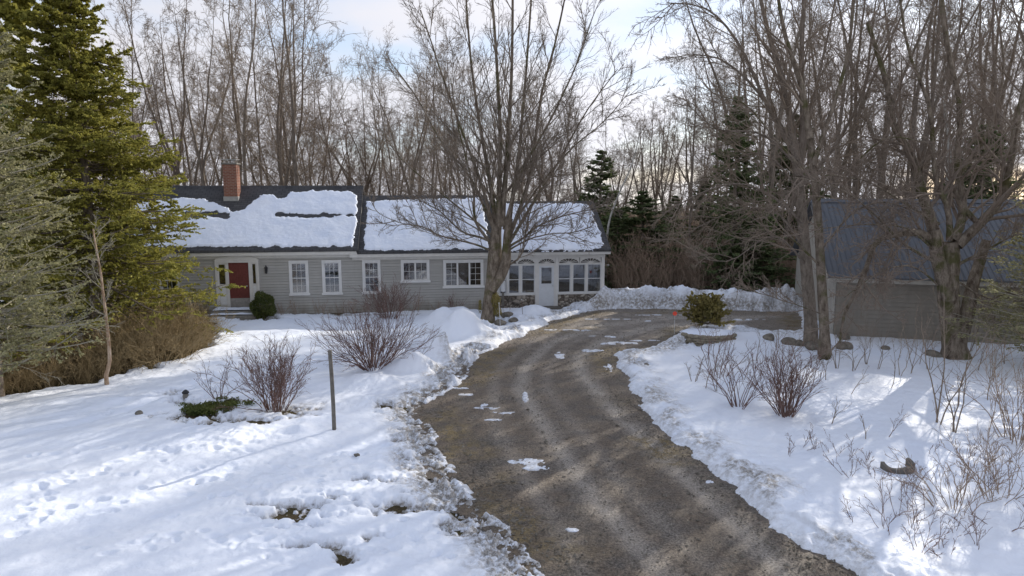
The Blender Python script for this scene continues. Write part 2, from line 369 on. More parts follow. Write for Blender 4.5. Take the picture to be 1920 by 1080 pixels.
def blob(x, y, px, py, rx, ry, ang=0):
    c = at(px, py); dx, dy = x - c[0], y - c[1]; ca, sa = math.cos(ang), math.sin(ang)
    return np.exp(-(((dx * ca + dy * sa) / rx) ** 2 + ((-dx * sa + dy * ca) / ry) ** 2))
bank_line = [at(1150, 586), at(1200, 583), at(1300, 584), at(1400, 586), at(1480, 592)]
bank_back = [(p[0] + .1, p[1] + 1.1) for p in bank_line]
bareP = [  # bare spots in the snow: px, py, rx, ry (m), strength
    (820, 775, .9, .65, .5), (860, 830, .6, .5, .4), (900, 890, .35, .5, .35), (930, 930, .3, .4, .3),
    (360, 758, .4, .25, .5), (390, 778, .5, .35, .45), (440, 795, .7, .2, .35), (550, 772, .5, .3, .45), (480, 792, .8, .2, .3), (330, 742, .5, .22, .25), (275, 782, .8, .12, .25),
    (735, 960, .40, .14, .75), (800, 970, .36, .13, .75), (760, 790, .35, .1, .5), (755, 935, .16, .07, .35), (550, 975, .38, .16, .6), (635, 1045, .28, .16, .65), (720, 900, .14, .07, .3), (780, 885, .16, .06, .3),
    (500, 985, .5, .06, .25), (600, 1000, .4, .06, .25), (640, 875, .1, .05, .3), (670, 865, .06, .05, .4), (850, 950, .3, .1, .3), (860, 1000, .3, .12, .25),
    (900, 1010, .25, .2, .22), (780, 765, .8, .15, .45), (900, 625, 1.0, .3, .5), (940, 605, .6, .35, .4), (1215, 690, .25, .35, .28), (820, 705, .35, .2, .35), (1500, 660, .8, .3, .3),
    (1350, 585, 3.4, .25, .2), (495, 600, 1.0, .35, .5), (660, 592, 2.5, .25, .4), (800, 583, 1.6, .3, .4), (1035, 584, .9, .35, .6), (1545, 675, .4, .3, .5),
    (680, 905, .3, .1, .5), (610, 945, .25, .1, .5), (500, 960, .3, .1, .45), (700, 1010, .25, .1, .4), (560, 1040, .2, .1, .45), (820, 900, .3, .15, .6), (870, 960, .3, .15, .6), (905, 1000, .3, .15, .6), (760, 840, .25, .1, .5), (1310, 655, .6, .15, .4), (1100, 905, .05, .05, .1)]
drP = [  # snow and ice left lying on the drive
    (990, 868, .28, .10, -.35), (1000, 880, .22, .08, -.5), (1065, 997, .12, .05, 0), (880, 742, .35, .06, 0), (915, 768, .30, .07, -.5), (945, 776, .22, .08, 0), (905, 760, .1, .12, 0),
    (1112, 658, .28, .10, .4), (1165, 645, .45, .16, .2), (1050, 668, .12, .3, 0), (1200, 640, .5, .06, .2), (985, 745, .05, .25, 0), (925, 790, .16, .05, 0), (1130, 632, .5, .05, 0),
    (1230, 592, .8, .07, .1), (1140, 600, .9, .06, .1), (1060, 620, .7, .06, .3), (1400, 600, .6, .05, 0), (860, 730, .3, .05, 0), (1215, 603, .15, .06, 0), (1140, 690, .1, .3, 0), (1330, 906, .06, .04, 0), (1060, 590, .5, .06, 0)]
mounds = [(862, 634, 1.0, .55, .95), (905, 622, .5, .4, .45), (835, 606, .8, .5, .55), (825, 676, 1.0, .5, .85), (780, 700, .7, .4, .5), (845, 722, .45, .25, .22), (850, 592, .8, .5, .25), (760, 615, .8, .4, .12),
    (870, 594, .4, .3, .2), (1000, 592, .9, .7, .35), (975, 604, .8, .5, .2), (1100, 583, .9, .4, .28), (1130, 580, .6, .35, .25), (740, 690, 1.1, .5, .22), (680, 720, 1.2, .6, .18),
    (700, 760, 1.0, .5, .12), (625, 790, .5, .4, .08), (1340, 648, 1.25, .7, .42), (1400, 640, .9, .5, .2), (1430, 588, 1.5, .7, .55), (1490, 590, .6, 1.0, .5), (1500, 610, .3, .8, .3),
    (435, 790, .4, .25, .16), (575, 800, .4, .3, .15), (1400, 700, 2.5, 1.0, .10), (500, 720, 1.3, .6, .15), (560, 815, .3, .2, .12), (400, 690, 1.2, .3, .1), (250, 760, 1.6, .25, .08)]
def snow_h(x, y):
    d = drive_d(x, y); n1 = fbm(x, y, .33, 3); n2 = fbm(x, y, 1.6, 4); n3 = fbm(x, y, 6.5, 3)
    rg_n = np.clip(blob(x, y, 640, 900, 3.2, 1.6) + blob(x, y, 700, 1040, 2.5, .8) + blob(x, y, 450, 830, 1.5, .6), 0, 1)
    t = .10 + .18 * (n1 - .4) + .07 * (n2 - .5) + .03 * (n3 - .5) + rg_n * (.09 * (fbm(x + 3, y, 3.1, 4, .6) - .5) + .05 * (n3 - .5))
    # ploughed bank running along both edges of the drive
    rough = sstep(.0, .5, d) * np.exp(-(np.maximum(d - .55, 0) / .55) ** 2)
    side = np.where(x > at(1200, 800)[0] - (y - at(1200, 800)[1]) * .35, 1.0, .55)
    t = t + rough * side * (.11 + .20 * (fbm(x, y, 2.3, 4, .6) - .45) + .10 * (n3 - .5))
    for p in mounds: t = t + blob(x, y, *p[:4]) * p[4] * (.8 + .5 * n2)
    db = seg_d(x, y, bank_back); prof = sstep(1.25, .30, db + (n2 - .5) * .8)
    t = t + prof * (.62 + .55 * (fbm(x, y, .7, 3) - .5) + .35 * (n2 - .5) + .12 * (n3 - .5))
    # tracks pressed by feet and skis
    for p in pits: 
        dx, dy = x - p[0], y - p[1]; mk = (np.abs(dx) < .5) & (np.abs(dy) < .5)
        if mk.any():
            rr = ((dx[mk] * p[3] + dy[mk] * p[4]) / (1.7 * p[2])) ** 2 + ((-dx[mk] * p[4] + dy[mk] * p[3]) / p[2]) ** 2
            t[mk] = t[mk] - p[5] * np.exp(-rr ** 1.5) + .012 * np.exp(-(rr - 2.2) ** 2 * 2)
    for k, off in enumerate((0, .25, 1.1, 1.3)):
        ln = [at(-20, 805), at(150, 782), at(260, 757), at(360, 725), at(420, 700)]; ln = [(a, b - off) for a, b in ln]
        t = t - .05 * np.exp(-(seg_d(x, y, ln) / .10) ** 2)
    pn = fbm(x, y, 2.7, 4, .65); bare = 0
    xw = x + (fbm(x + 31, y, 1.7, 4, .6) - .5) * 1.5; yw = y + (fbm(x, y + 47, 1.7, 4, .6) - .5) * .9
    for p in bareP: bare = bare + blob(xw, yw, p[0], p[1], p[2] * 1.35, p[3] * 1.5) * p[4] * 1.35
    pn2 = fbm(x, y, 5.2, 4, .7); pn3 = fbm(x, y, 12, 3, .7)
    bw_ = sstep(.10, .62, bare + (pn2 - .5) * .9) * sstep(.02, .10, bare); t = t * (1 - bw_) + bw_ * (-.004 + .22 * (pn2 - .5) + .18 * (pn3 - .5) - .06 * bare)
    fr_ = sstep(1.5, .1, d) * sstep(.0, .3, d) * (x < at(1000, 900)[0] + 2) * (y < 24) * (x < 3); fw_ = np.clip(fr_ * sstep(.38, .55, pn + .35 * fr_ - .12), 0, 1); t = t * (1 - fw_) + fw_ * (-.012 + .24 * (pn2 - .5) + .2 * (pn3 - .5))
    dbr = sdf(x, y, BR) + (n2 - .5) * 1.2
    t = t - sstep(.25, -.35, dbr) * (.16 + .35 * sstep(.3, .55, pn))
    hd = sdf(x, y, house_rect); t = t - sstep(.55, .0, hd + (n2 - .5) * .3) * .30 * (y < 37)
    dri = -.05 - .0 * d
    w = sstep(-.10, .22, d); t = t * w + dri * (1 - w)
    pt = 0
    for p in drP:
        pt = pt + blob(x, y, p[0], p[1], p[2] * 1.25, p[3] * 1.4) * .17 * (y < 60)
    pq = pt * (.1 + 2.2 * sstep(.36, .62, fbm(x, y, 4.5, 4, .65))) * (1 - sstep(0, .15, d)); t = np.where(d < .15, t + np.minimum(pq, .085 + .015 * n3), t)
    # woods behind: snow thins out to leaf litter
    back = sstep(36.5, 38.5, y + (n1 - .5) * 4 - (x + 2) * .135 * (x < 12)); t = t - back * (.16 + .3 * (pn - .4))
    bw = sstep(34.0, 35.2, y) * (x > 5); t = t - bw * .25 * (pn > .2)
    dirt = rough * .85 * sstep(.36, .6, fbm(x, y, 1.3, 4)) * np.where(side > .9, .9, .8) + np.exp(-np.maximum(d, 0) / .16) * .45
    face = sstep(.25, 1.1, seg_d(x, y, [(p[0], p[1] + 1.5) for p in bank_line])) * sstep(1.9, 1.5, db) * sstep(.9, .35, t) * (prof > .02)
    dirt = dirt + face * .8 * (db < 1.7) + sstep(.08, 0, t) * .55 * np.clip(bare * 4 + sstep(.6, 0, dbr), 0, 1) + sstep(.25, 0, hd) * .3
    dirt = dirt + blob(x, y, 835, 700, .35, .45) * .9 + blob(x, y, 820, 712, .5, .2) * .6
    dirt = dirt + (fw_ * 1.1 + bw_ * .8) * sstep(.10, -.01, t) + fw_ * .45
    dirt = np.where(d < 0, .45, dirt)
    return t, np.clip(dirt, 0, 1), d
pits = []
rp = np.random.default_rng(11)
def trail(pxs, n, sz=.075, dep=.045, jit=.12):
    P = [at(*p) for p in pxs]
    L = np.cumsum([0] + [math.dist(P[i], P[i + 1]) for i in range(len(P) - 1)])
    for k in range(n):
        s = (k + rp.random() * .4) / n * L[-1]; i = min(np.searchsorted(L, s, 'right') - 1, len(P) - 2); f = (s - L[i]) / (L[i + 1] - L[i])
        x = P[i][0] * (1 - f) + P[i + 1][0] * f + rp.normal(0, jit); y = P[i][1] * (1 - f) + P[i + 1][1] * f + rp.normal(0, jit)
        a = rp.normal(0, .6); pits.append((x, y, sz * rp.uniform(.7, 1.3), math.cos(a), math.sin(a), dep * rp.uniform(.6, 1.3)))
trail([(30, 870), (190, 845), (330, 850), (480, 850)], 16); trail([(40, 990), (80, 920), (190, 890), (240, 870)], 9)
trail([(20, 1020), (80, 975), (90, 915)], 7); trail([(150, 1050), (250, 1030), (330, 1015), (450, 1030), (520, 1070)], 14)
trail([(260, 850), (300, 855), (340, 860), (300, 848)], 7, .09); trail([(560, 860), (620, 880), (700, 850), (760, 880), (720, 960)], 16, .07, .04, .3)
trail([(180, 900), (400, 880), (700, 1000), (820, 1060)], 40, .06, .05, .7); trail([(20, 930), (300, 960), (560, 900)], 26, .07, .05, .35); trail([(300, 1070), (470, 1000), (560, 1020), (650, 1000)], 10, .06, .035, .3); trail([(1180, 740), (1260, 760), (1350, 830), (1480, 920), (1600, 1000)], 22, .06, .03, .3)
trail([(480, 900), (560, 900), (700, 1030), (860, 1040)], 18, .06, .04, .4)

gx_, gy_ = grid(4.2, 47, 760, 880, .84, 3.5)
t_, dirt_, dd_ = snow_h(gx_.ravel(), gy_.ravel())
t_ = np.maximum(t_, -.06)
V = np.stack([gx_.ravel(), gy_.ravel(), t_], 1); Fc = gfaces(*gx_.shape)
keep = (t_[Fc] > -.015).any(1)
V2, F2, A2 = used(V, Fc[keep], {'dirt': dirt_})
tag(npmesh('snow_cover', V2, F2, None, mat['snow'], True, A2), 'melting spring snow lying over the yard, trodden and dirty near the drive', 'snow', kind='structure')
sn_x, sn_y, sn_t = gx_, gy_, t_.reshape(gx_.shape)
def gz(x, y):                         # height of snow or soil there
    t, _, _ = snow_h(np.array([float(x)]), np.array([float(y)])); return max(0.0, float(t[0]))

# drive surface
gx2, gy2 = grid(4.8, 40, 340, 420, .68, 3.5); X = gx2.ravel(); Y = gy2.ravel(); dv = drive_d(X, Y)
tr1 = [at(*p) for p in [(1560, 1180), (1400, 1000), (1310, 920), (1215, 830), (1140, 760), (1090, 700), (1085, 670), (1130, 640), (1230, 612), (1400, 600)]]
tr2 = [at(*p) for p in [(1340, 1180), (1200, 1030), (1110, 930), (1055, 850), (1000, 770), (975, 730), (985, 690), (1030, 645), (1120, 612), (1250, 596), (1450, 594)]]
tr3 = [at(*p) for p in [(1150, 1180), (1020, 950), (960, 860), (930, 800), (925, 700), (1000, 640), (1090, 610)]]
rut = np.exp(-(seg_d(X, Y, tr1) / .28) ** 2) + np.exp(-(seg_d(X, Y, tr2) / .26) ** 2)
track = np.clip(rut * 1.0 + .5 * np.exp(-(seg_d(X, Y, tr3) / .2) ** 2) + .35 * np.exp(-(seg_d(X, Y, [(a + .75, b) for a, b in tr2]) / .2) ** 2)
                + .45 * sstep(24, 28, Y), 0, 1) * sstep(-.1, .45, fbm(X, Y, 1.2, 4))
moss = np.clip(np.exp(-(np.abs(dv + .35) / .45) ** 2) * sstep(.4, .62, fbm(X + 9, Y, .55, 3)) * 1.4 + blob(X, Y, 880, 850, .6, .45) + blob(X, Y, 1080, 620, 1.4, .4, .5) + blob(X, Y, 1230, 655, .9, .3, .3)
               + blob(X, Y, 1270, 588, 3, .25) + blob(X, Y, 1040, 1030, .6, .4) * .8, 0, 1)
z = .03 - .035 * rut + .02 * (fbm(X, Y, 1.5, 3) - .5) + .012 * (fbm(X, Y, 9, 3) - .5) - .03 * sstep(-.05, .5, dv)
V = np.stack([X, Y, z], 1); Fc = gfaces(*gx2.shape); keep = (dv[Fc] < .45).any(1)
V2, F2, A2 = used(V, Fc[keep], {'track': track, 'moss': moss})
tag(npmesh('driveway', V2, F2, None, mat['gravel'], True, A2), 'worn wet gravel driveway with pale wheel tracks', 'driveway', kind='structure')
# soil to the horizon
gx3 = np.concatenate([-np.geomspace(900, 62, 9), np.linspace(-55, 55, 120), np.geomspace(62, 900, 9)])
gy3 = np.concatenate([[-300, -100, -30], np.linspace(-4, 80, 100), np.geomspace(90, 1200, 12)])
X, Y = np.meshgrid(gx3, gy3); d3 = sdf(X.ravel(), Y.ravel(), DR).reshape(X.shape)
Z = (fbm(X, Y, .9, 3) - .5) * .05 - .005; Z = np.where((Y < 42) & (Y > 2), np.where(d3 < .8, -.05, Z), Z)
Z = Z - np.where(Y > 58, (Y - 58) * .032, 0)
tag(npmesh('ground', np.stack([X.ravel(), Y.ravel(), Z.ravel()], 1), gfaces(*X.shape), None, mat['soil'], True), 'brown leaf litter and matted grass', 'ground', kind='structure')

# ------------------------------------------------------------------ growth of wood
def norm(a): return a / (np.linalg.norm(a, axis=-1, keepdims=True) + 1e-9)
def grow(st, di, ln, r0, k, wander, up, rng, tip=.35):
    N = len(st); P = np.zeros((N, k + 1, 3)); P[:, 0] = st; d = norm(di)
    for i in range(k):
        d = norm(d + rng.normal(0, wander, (N, 3)) + np.array([0, 0, 1]) * up)
        P[:, i + 1] = P[:, i] + d * (ln / k)[:, None]
    R = r0[:, None] * (1 - (1 - tip) * np.linspace(0, 1, k + 1)[None, :]); return P, R
def shoots(P, R, ln, n, t0, t1, ang, lr, rr, rng, side=None, fall=.5):
    """n children on every branch, between t0 and t1"""
    N, K = P.shape[:2]; k = K - 1
    t = (np.arange(n)[None, :] + rng.random((N, n))) / n * (t1 - t0) + t0
    s = np.clip(t * k, 0, k - 1e-4); i = s.astype(int); f = (s - i)[..., None]; b = np.arange(N)[:, None]
    st = P[b, i] * (1 - f) + P[b, i + 1] * f; d = norm(P[b, i + 1] - P[b, i])
    r = R[b, i] * (1 - f[..., 0]) + R[b, i + 1] * f[..., 0]
    q = norm(np.cross(d, norm(rng.normal(0, 1, d.shape)))) if side is None else side(d, rng)
    a = rng.normal(ang, ang * .2, t.shape)[..., None]
    nd = norm(d * np.cos(a) + q * np.sin(a))
    L = ln[:, None] * lr * (1 - fall * t) * rng.uniform(.6, 1.25, t.shape)
    return st.reshape(-1, 3), nd.reshape(-1, 3), L.ravel(), (r * rr * rng.uniform(.7, 1.05, t.shape)).ravel()
def tubes(P, R, sides):
    N, K = P.shape[:2]; d = np.empty_like(P); d[:, 1:-1] = P[:, 2:] - P[:, :-2]; d[:, 0] = P[:, 1] - P[:, 0]; d[:, -1] = P[:, -1] - P[:, -2]
    d = norm(d); m_ = norm(P[:, -1] - P[:, 0])
    ref = np.where(np.abs(m_[:, 2:3]) < .8, np.array([[0, 0, 1.]]), np.array([[1., 0, 0]]))[:, None, :]
    u = norm(np.cross(d, np.broadcast_to(ref, d.shape))); v = np.cross(d, u)
    a = np.arange(sides) / sides * 2 * np.pi
    V = P[:, :, None] + R[:, :, None, None] * (u[:, :, None] * np.cos(a)[None, None, :, None] + v[:, :, None] * np.sin(a)[None, None, :, None])
    i = np.arange(N * K * sides).reshape(N, K, sides); j = np.roll(i, -1, 2)
    Fq = np.stack([i[:, :-1], j[:, :-1], j[:, 1:], i[:, 1:]], -1).reshape(-1, 4); return V.reshape(-1, 3), Fq
def join(parts):
    Vs, Fs, b = [], {}, 0
    for V, Fq in parts:
        Vs.append(V); Fs.setdefault(Fq.shape[1], []).append(Fq + b); b += len(V)
    return np.concatenate(Vs), [np.concatenate(x) for x in Fs.values()]
def cat(L): return tuple(np.concatenate(x) for x in zip(*L))

def forest_tree(rng, h, r, fork=False, dens=1.0, low=.2, twr=.011):
    """bare hardwood: returns trunk and crown geometry"""
    tr = []; st = np.zeros((1, 3)); di = np.array([[rng.normal(0, .05), rng.normal(0, .05), 1.]])
    if fork:
        f = rng.uniform(.22, .42); P, R = grow(st, di, np.array([h * f]), np.array([r]), 5, .05, .02, rng, .8)
        n = int(rng.integers(2, 4)); a0 = rng.random() * 6
        d2 = np.array([[math.cos(a0 + k * 6.28 / n) * .27, math.sin(a0 + k * 6.28 / n) * .27, 1] for k in range(n)])
        L2 = rng.uniform(.92, 1.08, n) * h * (1 - f)
        P2, R2 = grow(np.repeat(P[:, -1], n, 0), d2, L2, np.full(n, r * .62), 12, .07, .06, rng, .10)
        tr = [tubes(P, R, 8), tubes(P2, R2, 7)]; main = (P2, R2, L2 * .8); nb = 10
        e = shoots(P, R, np.array([h * .45]), 4, .35, .95, .9, .5, .3, rng, fall=.3)
    else:
        P2, R2 = grow(st, di, np.array([h * .99]), np.array([r]), 16, .055, .03, rng, .07); tr = [tubes(P2, R2, 8)]; main = (P2, R2, np.array([h * .97])); nb = 23; e = None
    c = []
    o = shoots(main[0], main[1], main[2], int(nb * dens), .05 if fork else low, .99, .88, .36 if not fork else .42, .34, rng, fall=.60)
    if e is not None: o = cat([o, e])
    s, d, L, q = o
    P, R = grow(s, d, L, np.maximum(q, .018), 8, .13, .07, rng, .22); c.append(tubes(P, R, 5))
    s, d, L, q = shoots(P, R, L, 8, .15, 1, .75, .48, .6, rng)
    P, R = grow(s, d, L, np.maximum(q, .011), 4, .14, .05, rng, .4); c.append(tubes(P, R, 4))
    s, d, L, q = shoots(P, R, L, 5, .12, 1, .75, .55, .6, rng)
    P, R = grow(s, d, L, np.full(len(L), twr * .9), 3, .16, .03, rng, .5); c.append(tubes(P, R, 3))
    s, d, L, q = shoots(P, R, L, 3, .15, 1, .65, .65, .6, rng)
    P, R = grow(s, d, np.maximum(L, .2), np.full(len(L), twr * .62), 1, .1, .03, rng, .5); c.append(tubes(P, R, 3))
    return join(tr), join(c)

def tree_obj(name, geo, loc, label, ct, group=None, mt='bark', mc='twig', rz=0, scale=1.0, crown='crown'):
    e = empty(name, loc, rz, label, ct, group); e.scale = (scale,) * 3
    npmesh('trunk', *geo[0], e, mat[mt]); npmesh(crown, *geo[1], e, mat[mc]); return e

# ---- woods behind: every tree its own, from a dozen grown kinds
kinds = []
for k in range(12):
    h = 18.0; g = forest_tree(np.random.default_rng(100 + k), h, [.15, .20, .13, .22, .15, .19][k % 6], k % 2 == 1, 1.0, [.12, .2, .3][k % 3])
    kinds.append(g)
protos = {}
def skyline(px):                     # where tree tops stand against the sky
    xs = [0, 240, 330, 400, 480, 600, 625, 660, 700, 740, 790, 900, 1000, 1060, 1130, 1180, 1230, 1270, 1330, 1400, 1500, 1950]
    ys = [60, 40, 20, -40, -120, -60, 90, 110, 100, 60, 20, 60, 100, 130, 210, 210, 160, 100, 20, -80, -160, -160]
    return float(np.interp(px, xs, ys))
def zone(px):
    if px < 440: return 'bare hardwood tree in the woods left of the brick chimney', 'bare trees behind the left end of the house'
    if px < 690: return 'bare hardwood tree rising between the chimney and the lower middle roof', 'bare trees behind the tall left roof'
    if px < 930: return 'slim bare hardwood tree behind the middle roof', 'bare trees behind the middle roof'
    if px < 1150: return 'slim bare hardwood tree behind the porch roof', 'bare trees behind the porch roof'
    if px < 1510: return 'bare hardwood tree in the woods between the porch and the garage', 'bare trees between house and garage'
    return 'bare hardwood tree in the woods behind the dark garage roof', 'bare trees behind the garage'
def plant_tree(px, Yd, top, k, rz, wide=1.0):
    x = (px - 960) / F * Yd * 1.0; zt = P3(px, top, Yd)[2]; s = max(6.0, zt) / 17.6
    lab, grp = zone(px)
    if k in protos: e = copy_tree(protos[k])
    else: e = protos[k] = tree_obj('bare_tree', kinds[k], (0, 0, 0), lab, 'tree')
    e.location = (x, Yd, -.05 - max(0, Yd - 58) * .032); e.rotation_euler = (rk.normal(0, .02), rk.normal(0, .02), rz); w = wide * rk.uniform(.85, 1.1)
    e.scale = (s * w, s * w, s); e['label'] = lab; e['group'] = grp; return e
rk = np.random.default_rng(5)
# the ones one can tell in the photograph, front row
front = [(398, 47, 10, 1), (470, 44, -150, 4), (535, 47, -60, 3), (572, 43, -140, 0), (335, 50, -30, 7), (262, 52, -40, 2), (640, 49, 120, 10), (690, 52, 110, 6), (610, 55, 100, 8), (755, 46, 120, 9),
    (812, 44, 60, 0), (735, 55, 130, 5), (860, 50, 30, 2), (1010, 50, 120, 8), (1085, 52, 190, 11), (1160, 60, 210, 5), (1235, 58, 200, 9), (1290, 44, 90, 6), (1385, 44, -60, 3), (1425, 38, -160, 1),
    (1465, 41, -180, 0), (1355, 49, 10, 10), (1570, 40, -200, 4), (1640, 43, -180, 7), (1600, 46, -160, 1), (1710, 39, -200, 3), (1755, 44, -180, 10), (1830, 42, -190, 6), (1885, 40, -200, 0), (1940, 44, -200, 9), (1680, 48, -140, 2), (1545, 48, -120, 5)]
for px, Yd, top, k in front: plant_tree(px, Yd, top, k, rk.random() * 6.28, .9)
for row, (n, y0, y1, drop) in enumerate([(34, 50, 60, 30), (44, 60, 76, 110), (50, 76, 100, 170)]):
    for i in range(n):
        px = 20 + (i + rk.random()) / n * 1980; Yd = rk.uniform(y0, y1)
        top = max(skyline(px), 0 if row else -200) + rk.uniform(0, 60) + drop * rk.uniform(.5, 1.2)
        if 600 < px < 800: top = max(top, 95)
        plant_tree(px, Yd, top, int(rk.integers(0, 12)), rk.random() * 6.28, .8)

for i in range(52):                  # lower, younger trees fill the gaps between the tall ones
    px = 150 + (i + rk.random()) / 52 * 1800
    if 1330 < px < 1480: continue
    plant_tree(px, rk.uniform(46, 66), rk.uniform(170, 285), int(rk.integers(0, 12)), rk.random() * 6.28, 1.5)

# ---- the big maple in front of the house
def smooth(pts, n):
    pts = np.array(pts, float); m_ = len(pts); tt = np.linspace(0, m_ - 1, n); o_ = []
    for t in tt:
        i = min(int(t), m_ - 2); f = t - i; p0, p1, p2, p3 = pts[max(i - 1, 0)], pts[i], pts[i + 1], pts[min(i + 2, m_ - 1)]
        o_.append(.5 * (2 * p1 + (p2 - p0) * f + (2 * p0 - 5 * p1 + 4 * p2 - p3) * f * f + (3 * p1 - p0 - 3 * p2 + p3) * f ** 3))
    return np.array(o_)
def limb(pxs, Y0, dy, base, n=14, wob=.06, rng=R_):
    k = len(pxs); w = np.array([P3(px, py, Y0 + dy * (i / (k - 1)) ** 1.2) for i, (px, py) in enumerate(pxs)]) - np.array(base)
    q = smooth(w, n); q[1:] += np.cumsum(rng.normal(0, wob * .4, (n - 1, 3)), 0) * .5; return q
def lump_tube(P, R, sides, rng, amp=.1):
    V, Fq = tubes(P[None], R[None], sides); c = np.repeat(P, sides, 0); K = len(P)
    a = np.arange(len(V)); k = 1 + amp * np.sin(a % sides * 2 * np.pi / sides * 3 + a // sides * .35) + rng.normal(0, amp * .35, len(V))
    return c + (V - c) * k[:, None], Fq
def big_tree(name, base, trunks, limbs, label, mt, mc, seed, n1=13, n2=8, n3=5, n4=3, cat_='tree', lr=.42, up=.06, tw=.008, ang=.6, t0=.12):
    rng = np.random.default_rng(seed); e = empty(name, base, 0, label, cat_)
    tp = [lump_tube(limb(p, Y0, dy, base, 22, .01, rng), np.interp(np.linspace(0, 1, 22), np.linspace(0, 1, len(r)), r), 14, rng, .07) for p, Y0, dy, r in trunks]
    npmesh('trunk', *join(tp), e, mat[mt])
    parts = []; Ps, Rs, Ls = [], [], []
    for p, Y0, dy, r0, r1 in limbs:
        P = limb(p, Y0, dy, base, 14, .05, rng); R = r0 + (r1 - r0) * np.linspace(0, 1, 14) ** .8; Ps.append(P); Rs.append(R); Ls.append(np.linalg.norm(np.diff(P, axis=0), axis=1).sum())
    P = np.array(Ps); R = np.array(Rs); L = np.array(Ls); limbs_geo = tubes(P, R, 9)
    npmesh('limbs', *limbs_geo, e, mat[mt])
    s, d, l, q = shoots(P, R, np.minimum(L, 9), n1, t0, 1, ang, lr, .5, rng, fall=.55)
    P, R = grow(s, d, l, np.maximum(q, .018), 7, .09, up, rng, .3); parts.append(tubes(P, R, 5))
    s, d, l, q = shoots(P, R, l, n2, .12, 1, ang, .5, .6, rng); P, R = grow(s, d, l, np.maximum(q, .011), 4, .11, up, rng, .4); parts.append(tubes(P, R, 4))
    s, d, l, q = shoots(P, R, l, n3, .12, 1, ang, .55, .6, rng); P, R = grow(s, d, l, np.full(len(l), tw), 3, .13, up * .7, rng, .5); parts.append(tubes(P, R, 3))
    if n4:
        s, d, l, q = shoots(P, R, l, n4, .2, 1, ang, .6, .6, rng); P, R = grow(s, d, np.maximum(l, .1), np.full(len(l), tw * .75), 1, .1, 0, rng, .5); parts.append(tubes(P, R, 3))
    npmesh('crown', *join(parts), e, mat[mc]); return e

mb_ = (*at(914, 608), 0.0); MY = mb_[1]
maple = big_tree('maple_tree', mb_,
    [([(914, 615), (915, 590), (919, 555), (924, 520), (927, 480), (929, 440), (933, 405)], MY, .1, [.38, .28, .25, .27, .29, .23, .16]),
     ([(922, 545), (937, 520), (948, 495), (950, 465), (951, 435), (956, 410)], MY - .15, .1, [.18, .22, .22, .18, .15, .12])],
    [([(931, 440), (924, 380), (911, 300), (893, 200), (880, 100), (868, -60)], MY, .8, 0.124, 0.032), ([(935, 430), (935, 350), (938, 250), (930, 100), (915, -90)], MY, -.8, 0.131, 0.040),
     ([(941, 425), (946, 350), (953, 250), (960, 120), (962, -90)], MY, .5, 0.144, 0.040), ([(952, 435), (962, 360), (975, 270), (985, 150), (1000, -60)], MY, -.6, 0.112, 0.032),
     ([(954, 445), (985, 360), (1002, 280), (1015, 180), (1045, 60), (1070, -60)], MY, .9, 0.098, 0.028), ([(955, 455), (998, 385), (1045, 310), (1100, 210), (1160, 130)], MY, 1.6, 0.079, 0.016),
     ([(928, 440), (905, 350), (868, 250), (825, 130), (790, 20)], MY, -1.6, 0.085, 0.020), ([(925, 462), (908, 440), (893, 418), (887, 390), (889, 365), (880, 320), (860, 240), (845, 150)], MY, -.9, 0.079, 0.016),
     ([(925, 456), (900, 444), (871, 436), (843, 412), (824, 393), (788, 373), (750, 350)], MY, -1.8, 0.059, 0.011), ([(926, 472), (900, 460), (868, 450), (827, 441), (793, 423), (752, 418), (712, 400)], MY, -2.6, 0.052, 0.010),
     ([(954, 464), (982, 446), (1007, 426), (1049, 409), (1104, 396), (1140, 388)], MY, -1.8, 0.059, 0.011), ([(956, 468), (993, 447), (1032, 436), (1077, 434), (1110, 425)], MY, -2.4, 0.043, 0.010),
     ([(955, 496), (970, 487), (980, 470), (982, 450), (990, 410), (1010, 360), (1050, 310)], MY, -1.2, 0.049, 0.012), ([(945, 430), (975, 330), (1030, 230), (1080, 120), (1110, 30)], MY, -2.0, 0.079, 0.016),
     ([(925, 430), (880, 330), (830, 270), (780, 180), (735, 120)], MY, 1.8, 0.066, 0.016), ([(950, 440), (1010, 350), (1070, 280), (1130, 230), (1180, 170)], MY, -.5, 0.059, 0.012),
     ([(920, 440), (860, 390), (800, 340), (745, 290), (700, 220)], MY, .6, 0.049, 0.011)],
    'large bare maple with mossy forked trunk standing in front of the porch end', 'maple_bark', 'maple_twig', 21, 14, 8, 4, 3, tw=.006)

mv = np.random.default_rng(22); ML = []
for dx, dy_, zc, rr_m, hh, n_ in ((.42, -.12, .55, .20, .22, 900), (.36, -.2, 1.05, .20, .35, 1300), (.30, -.2, 1.75, .10, .3, 500), (-.30, -.18, .8, .07, .3, 300)):
    d_m = norm(mv.normal(0, 1, (n_, 3))); c_ = d_m * np.array([rr_m, rr_m * .8, hh]) * mv.uniform(.6, 1.1, (n_, 1)) + np.array([dx, dy_, zc]); w_m = norm(mv.normal(0, 1, (n_, 3))); u_m = norm(np.cross(w_m, d_m))
    V_m = np.stack([c_ - u_m * .02, c_ + w_m * .04, c_ + u_m * .02], 1).reshape(-1, 3); ML.append((V_m, np.arange(len(V_m)).reshape(-1, 3)))
npmesh('moss', *join(ML), maple, mat['small_pine'], False)
rgx = np.random.default_rng(77); NX = 9000; qx = []
while len(qx) < NX:
    yy_ = 9 * (34 / 9) ** rgx.random(400); xx_ = rgx.uniform(-6, 12, 400); dq = drive_d(xx_, yy_); ok = (dq < .25) & (rgx.random(400) < np.where(dq > -.6, 1, .35)); qx += list(zip(xx_[ok], yy_[ok]))
